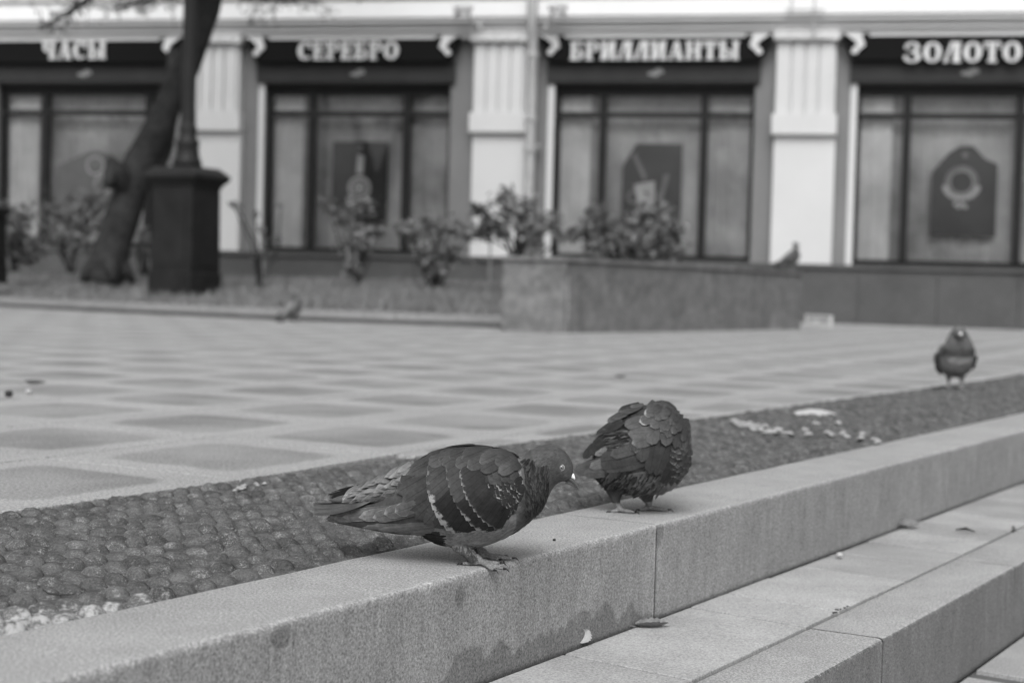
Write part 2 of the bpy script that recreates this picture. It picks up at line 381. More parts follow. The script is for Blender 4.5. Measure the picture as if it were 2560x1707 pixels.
# slabs on the plaza: dark squares framed by pale slabs
SU, SV = 0.46, 0.425
shear = 0.17
O_u, O_v = 1.865, 1.590
def lat(i, j):     # lattice point -> (u, v)
    return O_u + i * SU + j * 0.0, O_v + j * SV + i * SU * shear * 0.55
ed_u = Vector((1.0, shear * 0.55)).normalized()
def in_plaza(u, v):
    P = K(u, v)
    if v < 1.60: return False
    off = (P - F0).dot(FN)
    if off < 0.02: return False
    # keep off the lawn bed
    return True
def slab_piece(mb, u0, v0, du, dv, th=0.03, jit=0.0):
    g = 0.0032
    c = [(u0 + g, v0 + g), (u0 + du - g, v0 + g), (u0 + du - g, v0 + dv - g), (u0 + g, v0 + dv - g)]
    sh = shear * 0.55
    pts = [(a, b_ + (a - u0) * sh) for a, b_ in c]
    pts = [(a, max(b_, 1.5835)) for a, b_ in pts]
    if pts[3][1] - pts[0][1] < 0.01: return False
    low = [K(a, b_, -0.02) for a, b_ in pts]
    cu = sum(p[0] for p in pts) / 4; cv = sum(p[1] for p in pts) / 4
    mid = [K(a, b_, -0.001 + jit) for a, b_ in pts]
    top = [K(a + (cu - a) * 0.003, b_ + (cv - b_) * 0.003, jit) for a, b_ in pts]
    ST = ((-1, -1, 0), (1, -1, 0), (1, 1, 0), (-1, 1, 0)) if True else None
    i0 = [mb.vert(p, 0, ST[q]) for q, p in enumerate(low)]; i1 = [mb.vert(p, 0, ST[q]) for q, p in enumerate(mid)]; i2 = [mb.vert(p, 0, ST[q]) for q, p in enumerate(top)]
    mb.face(i2)
    for k in range(4):
        mb.face((i0[k], i0[(k + 1) % 4], i1[(k + 1) % 4], i1[k])); mb.face((i1[k], i1[(k + 1) % 4], i2[(k + 1) % 4], i2[k]))
    return True
pieces = []
for i in range(-14, 34):
    for j in range(-3, 40):
        u, v = lat(i, j)
        if v < 1.583 - SV or not in_plaza(u, max(v, 1.61)): continue
        P = K(u, v)
        if P.y < 0.8: continue
        for kind, (ou, ov, wu, wv) in (('D', (0, 0, SU, SV)),):
            uu, vv = u + ou, v + ov + ou * shear * 0.55
            if vv + wv <= 1.59: continue
            Q = K(uu + wu / 2, vv + wv / 2) - CAM
            zz = Q.dot(FW); xx = Q.dot(RT) / max(zz, .1) * FPX
            vis = zz > 0.8 and abs(xx) < 1400 and (K(uu, vv) - F0).dot(FN) > 1.5
            pieces.append((0 if vis else 1, zz, kind, uu, vv, wu, wv))
pieces.sort(key=lambda q: (q[0], q[1]))
cnt = {'D': 0, 'L': 0}; rest = {'D': MB(), 'L': MB()}
for (vis, zz, kind, uu, vv, wu, wv) in pieces:
    jit = random.uniform(-0.0006, 0.0006)
    if not vis and cnt['D'] + cnt['L'] < 298:
        mb = MB()
        if slab_piece(mb, uu, vv, wu, wv, jit=jit):
            mb.build('paving_slab', M_SLAB, plaza, attrs=True); cnt[kind] += 1
    else:
        slab_piece(rest[kind], uu, vv, wu, wv, jit=jit)
tag(rest['D'].build('far_paving_slabs', M_SLAB, plaza, attrs=True), kind='stuff')

# textured band of studs between plaza and kerb -------------------------------------------------
def band_lift(u):      # the band stands a little proud of the kerb in the middle of the picture
    a = max(0.0, min(1.0, (u - 1.05) / .35)); c = max(0.0, min(1.0, (u - 2.1) / 1.2))
    return -0.003 + 0.0075 * a * a * (3 - 2 * a) * (1 - .7 * c)
def band_h(u, v):
    return band_lift(u) * max(0.0, 1 - (v - 1.0445) / .35) + 0.0012 * noise.noise(Vector((u * 60, v * 60, 3.1))) + 0.0015 * noise.noise(Vector((u * 14, v * 14, 1.7)))
mb = MB()
us = []
q = U_A
while q < U_B:
    us.append(q); q += 0.012 if 0.7 < q < 3.4 else (0.03 if q < 7 else 0.3)
vsn = [1.0445 + (1.5815 - 1.0445) * k / 44 for k in range(45)]
grid = []
for uu in us:
    row = []
    for k, vv in enumerate(vsn):
        edge = 0.0025 * noise.noise(Vector((uu * 45, k, 0.3))) if k in (0, 44) else 0
        drop = -0.003 if k == 0 else 0
        row.append(mb.vert(K(uu, vv + edge, band_h(uu, vv) - 0.003 + drop)))
    grid.append(row)
for a, b in zip(grid, grid[1:]):
    for k in range(44): mb.face((a[k], b[k], b[k + 1], a[k + 1]))
for a, b in zip(grid, grid[1:]):      # little cliff beside the kerb joint
    pa = mb.v[a[0]]; pb = mb.v[b[0]]
    i = mb.vert((pa[0], pa[1], -0.03)); j = mb.vert((pb[0], pb[1], -0.03)); mb.face((i, j, b[0], a[0]))
band = tag(mb.build('studded_paving_band', M_BAND, smooth=True), kind='structure')
def stud_shape(seed):
    V = []; Fc = []; nr, na = 6, 16
    for r in range(nr + 1):
        rr = r / nr
        for k in range(na):
            t = 2 * pi * k / na
            w = 1 + 0.16 * noise.noise(Vector((cos(t) * 1.3, sin(t) * 1.3, seed * 3.7)))
            x = cos(t) * 0.0142 * rr * w; y = sin(t) * 0.0180 * rr * w
            h = 0.0118 * (1 - rr ** 3.2) - 0.0034
            h += 0.0012 * noise.noise(Vector((x * 160, y * 160, seed))) + 0.0009 * noise.noise(Vector((x * 420, y * 420, seed)))
            if r == 0 and k > 0: continue
            V.append((x, y, h))
    for k in range(na): Fc.append((0, 1 + k, 1 + (k + 1) % na))
    for r in range(1, nr):
        for k in range(na):
            a = 1 + (r - 1) * na + k; b = 1 + (r - 1) * na + (k + 1) % na
            Fc.append((a, a + na, b + na, b))
    return V, Fc
shapes = [stud_shape(s) for s in range(8)]
smesh = []
for V, Fc in shapes:
    me = bpy.data.meshes.new('stud'); me.from_pydata(V, [], Fc); me.materials.append(M_BAND)
    me.polygons.foreach_set('use_smooth', [True] * len(me.polygons)); smesh.append(me)
studs = []
for r in range(12):
    v0 = 1.0665 + r * 0.0447
    n_ = int((9.0 + 0.6) / 0.0302)
    for k in range(n_):
        u0 = 0.2 + k * 0.0302 + (0.0151 if r % 2 else 0)
        P = K(u0, v0); Q = P - CAM; zz = Q.dot(FW)
        if zz < 0.5: continue
        xx = Q.dot(RT) / zz * FPX + CX
        if xx < -200: continue
        studs.append((zz, u0 + random.gauss(0, 0.0010), v0 + random.gauss(0, 0.0012), xx))
studs.sort()
restm = MB(); c_ = 0
for (zz, u0, v0, xx) in studs:
    si = random.randrange(8); rot = math.atan2(KU.y, KU.x) + random.choice((0, pi)) + random.gauss(0, 0.12); sc = random.uniform(0.9, 1.06); hs = random.uniform(0.55, 1.15)
    P = K(u0, v0, band_h(u0, v0) - 0.003)
    if c_ < 300 and -30 < xx:
        o = bpy.data.objects.new('stud', smesh[si]); COL.objects.link(o); o.parent = band
        o.location = P; o.rotation_euler = (random.gauss(0, .03), random.gauss(0, .03), rot); o.scale = (sc, sc, hs); c_ += 1
    else:
        V, Fc = shapes[si]; base = len(restm.v); cr, sr = cos(rot), sin(rot)
        for (x, y, z) in V:
            restm.vert((P.x + (x * cr - y * sr) * sc, P.y + (x * sr + y * cr) * sc, P.z + z * hs))
        for f in Fc: restm.face([base + q for q in f])
tag(restm.build('far_studs', M_BAND, band, smooth=True), kind='stuff')

# kerbs -------------------------------------------------------------------------------------------
def kerb_stone(mb, u0, u1, v0, v1, z0, z1, fine=True, seed=0):
    u0 += 0.0011; u1 -= 0.0011
    n_ = max(2, int((u1 - u0) / (0.004 if fine else 0.03)))
    rings = []
    for i in range(n_ + 1):
        uu = u0 + (u1 - u0) * i / n_
        e = abs(noise.noise(Vector((uu * 70, seed, 0)))) * 0.0030 + max(0, noise.noise(Vector((uu * 14, seed + 9, 0))) - 0.25) * 0.008
        e += abs(noise.noise(Vector((uu * 240, seed, 5)))) * 0.0022 + abs(noise.noise(Vector((uu * 120, seed, 8)))) * 0.0015
        r = 0.0022 + e
        w1 = 0.0006 * noise.noise(Vector((uu * 9, seed, 2)))
        nz = lambda k: 0.0006 * noise.noise(Vector((uu * 260, k * 3.3, seed)))
        prof = [(v0, z0), (v0 + nz(1), z0 + (z1 - z0) * .5), (v0 + nz(2), z1 - r * 2.2), (v0 + nz(3) * 2, z1 - r * 1.1), (v0 + r * .35 + nz(4), z1 - r * .42), (v0 + r * .9, z1 - r * .1 + nz(5)),
                (v0 + r * 1.9, z1 + w1), (v0 + 0.02, z1 + w1), ((v0 + v1) / 2, z1 + w1), (v1 - 0.004, z1 + w1), (v1 - 0.0008 + 2 * nz(6), z1 - 0.0015), (v1 - 0.001 + 2 * nz(6), z1 - 0.03)]
        rings.append([mb.vert(K(uu, a, b_)) for a, b_ in prof])
    L = len(rings[0])
    for a, b in zip(rings, rings[1:]):
        for k in range(L - 1): mb.face((a[k], b[k], b[k + 1], a[k + 1])[::-1])
    mb.face(rings[0]); mb.face(rings[-1][::-1])
def add_kerb(name, joints, v0, v1, z0, z1, seed, label):
    root = MB(); root.box(U_A, v0 + 0.02, z0, U_B, v1 - 0.004, z1 - 0.012, T=lambda u, v, z: K(u, v, z))
    o = tag(root.build(name, M_JOINT), kind='structure')
    for i, (a, b) in enumerate(zip(joints, joints[1:])):
        mb = MB(); kerb_stone(mb, a, b, v0, v1, z0, z1, fine=(0.3 < (a + b) / 2 < 4.6), seed=seed + i * 1.37)
        mb.build('kerb_stone', M_KERB, o, smooth=True)
    return o
KJ = [U_A, -0.83, 0.517] + [1.867 + 1.35 * k for k in range(12)]
add_kerb('upper_kerb', KJ, 0.895, 1.0425, -0.125, 0.0, 1.0, '')
KJ2 = [U_A, -0.6, 0.55, 1.72] + [2.12 + .58 * 0, 2.66] + [2.66 + 1.2 * k for k in range(1, 13)]
add_kerb('lower_kerb', [U_A, -0.3, 0.9, 1.946, 2.618] + [2.618 + 1.2 * k for k in range(1, 13)], 0.616, 0.714, -0.249, -0.124, 30.0, '')

def tread(name, joints, v0, v1, z, seed, nrows=1):
    mbb = MB(); mbb.box(U_A, v0 - .005, z - 0.1, U_B, v1 + .015, z - 0.006, T=lambda u, v, z_: K(u, v, z_))
    o = tag(mbb.build(name, M_JOINT), kind='structure'); rnd = random.Random(seed)
    rs = MB()
    for r in range(nrows):
        w = (v1 - v0) / nrows
        for a, b in zip(joints, joints[1:]):
            mb = MB(); g = 0.0028; off = rnd.uniform(0, .1) * (r > 0)
            jz = rnd.uniform(-0.0010, 0.0010); sk = 0.012
            c = [(a + g + off - sk, v0 + r * w + g), (b - g + off - sk, v0 + r * w + g), (b - g + off + sk, v0 + (r + 1) * w - g), (a + g + off + sk, v0 + (r + 1) * w - g)]
            cu = sum(p[0] for p in c) / 4; cv = sum(p[1] for p in c) / 4
            i0 = [mb.vert(K(x, y, z - 0.02)) for x, y in c]; i1 = [mb.vert(K(x, y, z - 0.001 + jz)) for x, y in c]
            i2 = [mb.vert(K(x + (cu - x) * .008, y + (cv - y) * .006, z + jz)) for x, y in c]
            mb.face(i2)
            for k in range(4):
                mb.face((i0[k], i0[(k + 1) % 4], i1[(k + 1) % 4], i1[k])); mb.face((i1[k], i1[(k + 1) % 4], i2[(k + 1) % 4], i2[k]))
            mb.build('tread_slab', M_TREAD, o)
    return o
rj = random.Random(3)
J = [U_A]
while J[-1] < 1.15: J.append(J[-1] + rj.choice((.17, .2, .24)))
J[-1] = 1.20
J += [1.37, 1.61, 1.83, 1.96, 2.085, 2.24, 2.38, 2.55, 2.70, 2.86]
while J[-1] < U_B - 0.5: J.append(J[-1] + rj.choice((.14, .16, .2, .3)) * (1 if J[-1] < 6 else 4))
tread('upper_tread', J, 0.7155, 0.8935, -0.124, 5)
J3 = [U_A]
while J3[-1] < U_B - 1: J3.append(J3[-1] + rj.choice((.3, .36, .42)) * (1 if J3[-1] < 6 else 3))
tread('lower_pavement', J3, -0.9, 0.6145, -0.248, 6, nrows=5)

# lawn bed and its kerb -----------------------------------------------------------------------------
front = [Vector((-13.0, 20.6, 0)), Vector((-4.76, 14.84, 0)), Vector((-3.3, 13.6, 0)), Vector((-1.85, 12.67, 0)), Vector((-0.9, 12.32, 0)), Vector((-0.06, 12.12, 0))]
def bedz(P):
    off = (P - F0).dot(FN)
    d = min((P - a).length for a in front)
    # distance from the front line
    best = 99
    for a, b in zip(front, front[1:]):
        ab = b - a; t = max(0, min(1, (P - a).dot(ab) / ab.dot(ab))); best = min(best, (P - a - ab * t).length)
    return 0.075 + 0.21 * min(1, best / 2.6) + 0.015 * noise.noise(Vector((P.x, P.y, 0)))
mb = MB(); ring = []
NC, NR = 60, 22
def fpt(t):
    t *= len(front) - 1; i = min(int(t), len(front) - 2); return front[i].lerp(front[i + 1], t - i)
for i in range(NC + 1):
    A = fpt(i / NC); a_ = (A - F0).dot(FA); Bk = Fp(a_ + 0.1, 0.10, 0)
    row = []
    for j in range(NR + 1):
        P = A.lerp(Bk, .015 + .985 * j / NR); P.z = 0; P.z = bedz(P) - 0.01; row.append(mb.vert(P))
    ring.append(row)
for a, b in zip(ring, ring[1:]):
    for j in range(NR): mb.face((a[j], b[j], b[j + 1], a[j + 1]))
bed = tag(mb.build('lawn_bed_soil', M_SOIL, smooth=True), kind='structure')
mb = MB()
for i in range(26000):
    t = random.random() ** 0.6
    A = fpt(t); a_ = (A - F0).dot(FA); Bk = Fp(a_ + 0.1, 0.10, 0)
    P = A.lerp(Bk, random.uniform(.045, 1)); P.z = 0; P.z = bedz(P) - .012
    if P.y > 21 or P.x < -8: continue
    h = random.uniform(0.05, 0.11) * (1 + 0.5 * noise.noise(P * 1.7)); w = random.uniform(0.006, 0.012); an = random.uniform(0, pi); dx, dy = cos(an) * w, sin(an) * w
    lean = Vector((random.gauss(0, .03), random.gauss(0, .03), 0))
    b0 = mb.vert((P.x - dx, P.y - dy, P.z - .02)); b1 = mb.vert((P.x + dx, P.y + dy, P.z - .02)); b2 = mb.vert(P + lean + Vector((0, 0, h)))
    mb.face((b0, b1, b2))
tag(mb.build('grass', M_GRASS), 'short dense grass covering the bed behind the plaza', 'grass', kind='stuff')
kb = empty('bed_kerb', front[3], 'low pale stone kerb edging the grass bed along the plaza', 'kerb')
for a, b in zip(front[0:], front[1:]):
    L = (b - a).length; n_ = max(1, round(L / 1.0)); d = (b - a).normalized(); nn = Vector((-d.y, d.x, 0))
    for i in range(n_):
        p = a + d * (L * i / n_ + .004); q = a + d * (L * (i + 1) / n_ - .004)
        mb = MB(); mb.hexa([x + Vector((0, 0, z)) for z in (.032, .088) for x in (p, q, q + nn * .22, p + nn * .12)])
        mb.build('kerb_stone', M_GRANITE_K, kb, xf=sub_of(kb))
        mb = MB(); mb.hexa([x + Vector((0, 0, z)) for z in (-.02, .031) for x in (p + nn * .012, q + nn * .012, q + nn * .2, p + nn * .2)]); mb.build('kerb_footing', M_GRANITE, kb, xf=sub_of(kb))

# ================================================================== SHOP BUILDING
bl_lab = 'pale classical shop building with pilasters, dark fascias and four tall shop windows'
bld = empty('shop_building', F0, bl_lab, 'building')
XF = sub_of(bld)
def fbox(mb, a0, a1, o0, o1, z0, z1): mb.box(a0, o0, z0, a1, o1, z1, T=lambda a, o, z: Fp(a, o, z))
A0, A1 = -13.5, 10.5
def A(x, y=260, off=0.0): return fac(x, y, off)[0]
def Z(y, x=1180, off=0.0): return fac(x, y, off)[1]
# windows in facade coordinates: (left, right, mullion1, mullion2)
bays = [(A(-6), A(400), A(97), A(335)), (A(608), A(1034), A(712), A(930)), (A(1273), A(1733), A(1383), A(1617)), (A(1968), A(2475), A(2085), A(2347))]
P_ = bays[2][0] - bays[1][0]
bays.insert(0, tuple(q - 3.62 for q in bays[0])); bays.append(tuple(q + 3.75 for q in bays[-1]))
Z_SILL, Z_HEAD, Z_TR = 0.70, 2.745, 2.41
# back wall with openings: piers between windows
mb = MB()
edges = [A0] + [e for b_ in bays for e in (b_[0], b_[1])] + [A1]
for i in range(0, len(edges), 2): fbox(mb, edges[i], edges[i + 1], -0.35, 0.0, 0.0, Z_HEAD + 0.02)
fbox(mb, A0, A1, -0.35, 0.0, Z_HEAD + 0.02, 3.45)
fbox(mb, A0, A1, -0.35, -0.002, 0.0, Z_SILL - 0.03)
mb.build('wall', M_GREYW, bld, xf=XF)
mb = MB(); fbox(mb, A0, A1, -1.25, -1.2, 0.3, 3.4); mb.build('interior_wall', M_GREYW, bld, xf=XF)
# plinth
mb = MB()
pl = MB(); fbox(pl, A0, A1, -0.3, 0.19, -0.1, Z_SILL - 0.075); pl.build('plinth', M_GRANITE, bld, xf=XF)
a = A0
while a < A1:
    w = 0.88
    pp = MB(); fbox(pp, a + .004, a + w - .004, 0.19, 0.215, -0.05, Z_SILL - 0.078); pp.build('plinth_panel', M_GRANITE, bld, xf=XF); a += w
lg = MB(); fbox(lg, A0, A1, -0.34, 0.25, Z_SILL - 0.075, Z_SILL - 0.025); lg.build('sill', M_GRANITE, bld, xf=XF)
# entablature
prof = [(.22, 6.2), (.22, 3.80), (.30, 3.80), (.30, 3.765), (.26, 3.735), (.26, 3.515), (.245, 3.50), (.245, 3.475), (.20, 3.455), (.20, 3.435), (.165, 3.42), (.165, 3.375), (.12, 3.355), (.12, 3.30), (-.3, 3.30), (-.3, 6.2)]
mb = MB(); r0 = [mb.vert(Fp(A0, o, z)) for o, z in prof]; r1 = [mb.vert(Fp(A1, o, z)) for o, z in prof]
for k in range(len(prof)):
    k2 = (k + 1) % len(prof); mb.face((r0[k], r1[k], r1[k2], r0[k2]))
mb.face(r0); mb.face(r1[::-1]); mb.build('entablature', M_CREAM, bld, xf=XF)
fr = MB(); fbox(fr, A0, A1, .261, .275, 3.53, 3.71); fr.build('frieze', M_FRIEZE, bld, xf=XF)
# upper storey panels above the frame
for b_ in bays:
    mb = MB(); fbox(mb, b_[0], b_[1], .221, .26, 4.3, 5.7); w_ = mb.build('upper_window', M_DARK, bld, xf=XF)
# pilasters
def pilaster(a0, a1):
    w = a1 - a0
    mb = MB(); fbox(mb, a0, a1, 0.0, 0.12, Z_SILL - .024, 2.165); o = mb.build('pilaster', M_WHITE, bld, xf=XF)
    mb = MB(); fbox(mb, a0 - .03, a1 + .01, 0.0, 0.20, 2.165, 2.40); mb.build('lower_block', M_WHITE, o, xf=None if False else XF)
    mb = MB(); fbox(mb, a0 + .0, a1 - .02, 0.0, 0.13, 2.40, 3.24)
    ng = 4; gw = (w - .06) / ng
    for k in range(ng):
        if k in (0, 3): fbox(mb, a0 + .012 + k * gw * 1.02, a0 + .03 + (k + 1) * gw - .03, .13, .165, 2.401, 3.239)
        else: fbox(mb, a0 + .03 + k * gw, a0 + .03 + (k + 1) * gw - .035, .13, .165, 2.401, 3.239)
    mb.build('fluted_panel', M_WHITE, o, xf=XF)
    mb = MB(); fbox(mb, a0 - .03, a1 + .01, 0.0, 0.22, 3.24, 3.35)
    for k in range(ng): fbox(mb, a0 + .0 + k * gw, a0 + .0 + (k + 1) * gw - .03, .22, .245, 3.25, 3.345)
    mb.build('capital', M_WHITE, o, xf=XF)
    return o
for (x0, x1) in ((430, 550), (1083, 1207), (1775, 1916)): pilaster(A(x0, 400, .12), A(x1, 400, .12))
ap = A(1775, 400, .12); pw = A(1916, 400, .12) - ap
pilaster(ap + 3.78, ap + 3.78 + pw); pilaster(A(430, 400, .12) - 3.62, A(430, 400, .12) - 3.62 + pw)
# windows
def window(b_, idx):
    l, r, m1, m2 = b_
    mb = MB(); f = 0.045; o0, o1 = -0.17, -0.09
    mb2 = MB()
    fbox(mb, l, l + f, o0, o1, Z_SILL, Z_HEAD); fbox(mb, r - f, r, o0, o1, Z_SILL, Z_HEAD)
    fbox(mb, l + f, r - f, o0, o1, Z_HEAD - .10, Z_HEAD); fbox(mb, l + f, r - f, o0, o1, Z_SILL, Z_SILL + .045)
    w = mb.build('window', M_DARK, bld, xf=XF)
    for m_ in (m1, m2):
        mm = MB(); fbox(mm, m_ - .045, m_ + .045, o0 + .002, o1 + .012, Z_SILL + .046, Z_HEAD - .101); mm.build('mullion', M_DARK, w, xf=XF)
    xs = [l + f, m1 - .045, m1 + .045, m2 - .045, m2 + .045, r - f]
    for k in range(3):
        tr = MB(); fbox(tr, xs[2 * k], xs[2 * k + 1], o0 + .004, o1 + .004, Z_TR - .03, Z_TR + .03); tr.build('transom', M_DARK, w, xf=XF)
        for (z0, z1) in ((Z_SILL + .047, Z_TR - .032), (Z_TR + .032, Z_HEAD - .102)):
            g = MB(); fbox(g, xs[2 * k] + .001, xs[2 * k + 1] - .001, -.135, -.129, z0, z1); g.build('pane', M_GLASS, w, xf=XF)
    # thin pale jamb on the left, grey splay beyond
    j = MB(); fbox(j, l - .075, l, 0.0, 0.018, Z_SILL - .02, Z_HEAD + .02); j.build('jamb', M_WHITE, bld, xf=XF)
    # shallow header panel and emblem under the fascia
    h = MB(); fbox(h, l - .09, r + .06, 0.0, .07, Z_HEAD + .035, 3.03); hp = h.build('header_panel', M_PANEL, bld, xf=XF)
    e = MB(); c = (l + r) / 2 + .02
    for k, (dx, dz_, s_) in enumerate(((0, 0, .05), (.05, .035, .045), (.075, .02, .035), (-.055, .0, .035), (.02, .04, .03))):
        ring_ = [e.vert(Fp(c + dx + cos(t) * s_, .075 + k * .001, 2.875 + dz_ + sin(t) * s_ * .7)) for t in [2 * pi * q / 10 for q in range(10)]]; e.face(ring_)
    e.build('emblem', M_POST_M, hp, xf=XF)
    return w
WO = [window(b_, i) for i, b_ in enumerate(bays)]
# curtains
def curtain(l, r, z0, z1, off, amp, per, mat, w, seed, name='curtain'):
    mb = MB(); n_ = max(8, int((r - l) / .015)); nz = 6; g = []
    for i in range(n_ + 1):
        a = l + (r - l) * i / n_; row = []
        for k in range(nz + 1):
            z = z0 + (z1 - z0) * k / nz
            dsp = amp * sin(a * 2 * pi / per + 1.3 * noise.noise(Vector((a * 3, seed, z * .8)))) * (1 - .5 * k / nz) + amp * noise.noise(Vector((a * 6, seed, z)))
            row.append(mb.vert(Fp(a, off + dsp, z)))
        g.append(row)
    for a, b in zip(g, g[1:]):
        for k in range(nz): mb.face((a[k], b[k], b[k + 1], a[k + 1]))
    return mb.build(name, mat, w, smooth=True, xf=XF)
for i, (b_, w) in enumerate(zip(bays, WO)):
    l, r, m1, m2 = b_
    curtain(l + .05, m1 - .16, Z_SILL, Z_HEAD - .1, -.235, .018, .21, M_CURT, w, i)
    curtain(m1 - .2, m2 + .02, Z_SILL, Z_HEAD - .1, -.31, .018, .19, M_CURT_D, w, i + 10)
    curtain(m2 + .02, r - .03, Z_SILL, Z_HEAD - .1, -.25, .018, .17, M_CURT_D, w, i + 20)
# posters on boards inside the windows
def poster(x0, y0, x1, y1, w, draw, shape=None, pm=None):
    o = -.19
    a0, z1 = fac(x0, y0, o); a1, z0 = fac(x1, y1, o)
    pts = shape or [(0, 0), (1, 0), (1, 1), (0, 1)]
    mb = MB(); P1 = [mb.vert(Fp(a0 + (a1 - a0) * p, o, z0 + (z1 - z0) * q)) for p, q in pts]; P0 = [mb.vert(Fp(a0 + (a1 - a0) * p, o - .012, z0 + (z1 - z0) * q)) for p, q in pts]
    mb.face(P1); n_ = len(pts)
    for k in range(n_): mb.face((P0[k], P0[(k + 1) % n_], P1[(k + 1) % n_], P1[k]))
    po = mb.build('poster', pm or M_POST, w, xf=XF)
    pr = MB()
    def T(p, q, lay): return Fp(a0 + (a1 - a0) * p, o + .002 * lay, z0 + (z1 - z0) * q)
    asp = (a1 - a0) / (z1 - z0)
    def disc(p, q, r, lay, m, sx=1, n2=24): pr.face([pr.vert(T(p + cos(2 * pi * k / n2) * r * sx, q + sin(2 * pi * k / n2) * r * asp, lay)) for k in range(n2)], m)
    def ringo(p, q, r, r2, lay, m, n2=28):
        A_ = [pr.vert(T(p + cos(2 * pi * k / n2) * r, q + sin(2 * pi * k / n2) * r * asp, lay)) for k in range(n2)]
        B_ = [pr.vert(T(p + cos(2 * pi * k / n2) * r2, q + sin(2 * pi * k / n2) * r2 * asp, lay)) for k in range(n2)]
        for k in range(n2): pr.face((A_[k], A_[(k + 1) % n2], B_[(k + 1) % n2], B_[k]), m)
    def poly(pts, lay, m): pr.face([pr.vert(T(p, q, lay)) for p, q in pts], m)
    draw(disc, ringo, poly)
    pr.build('print', [M_POST_P, M_POST_M, M_POST], po, xf=XF)
def d_watch(disc, ringo, poly):
    ringo(.5, .42, .21, .15, 1, 0); disc(.5, .42, .13, 2, 1); ringo(.5, .42, .10, .07, 3, 0); disc(.5, .42, .05, 3, 0)
    poly([(.44, .60), (.56, .60), (.58, .82), (.46, .84)], 2, 0); poly([(.27, .24), (.42, .30), (.40, .36), (.27, .30)], 2, 0); disc(.5, .93, .05, 1, 1)
def d_cup(disc, ringo, poly):
    poly([(.2, .5), (.55, .55), (.58, .15), (.42, .02), (.3, .18)], 2, 0); poly([(.15, .86), (.22, .88), (.42, .58), (.36, .55)], 3, 1)
    poly([(.7, .62), (.8, .64), (.66, .2), (.6, .2)], 3, 1); ringo(.2, .35, .12, .07, 1, 1); disc(.55, -.02, .08, 4, 0)
def d_ring(disc, ringo, poly):
    ringo(.46, .60, .26, .20, 1, 1); ringo(.46, .60, .19, .17, 2, 0); disc(.5, .9, .05, 1, 1)
    for k in range(9):
        t = pi + pi * (k + .5) / 9; disc(.46 + cos(t) * .25, .56 + sin(t) * .25 * .55, .045, 3, 0)
    for k in range(4): disc(.38 + k * .05, .36 - .03 * (k % 2), .035, 4, 0)
def d_faces(disc, ringo, poly):
    for (p, q) in ((.55, .8), (.66, .55), (.6, .25)): ringo(p, q, .13, .10, 1, 0); disc(p, q, .09, 2, 1); poly([(p - .01, q), (p + .01, q), (p + .01, q + .05), (p - .01, q + .05)], 3, 0)
poster(765, 325, 887, 510, WO[2], d_watch)
poster(1432, 330, 1562, 520, WO[3], d_cup, [(0, 0), (1, 0), (1, 1), (.22, 1), (0, .72)])
poster(2142, 335, 2286, 545, WO[4], d_ring, [(0, 0), (1, 0), (1, .80), (.80, .86), (.62, 1), (.42, 1), (.25, .92), (0, .7)])
poster(130, 345, 290, 520, WO[1], d_faces, [(0, 0), (1, 0), (1, .9), (.5, 1), (0, .78)], pm=M_POST_M)

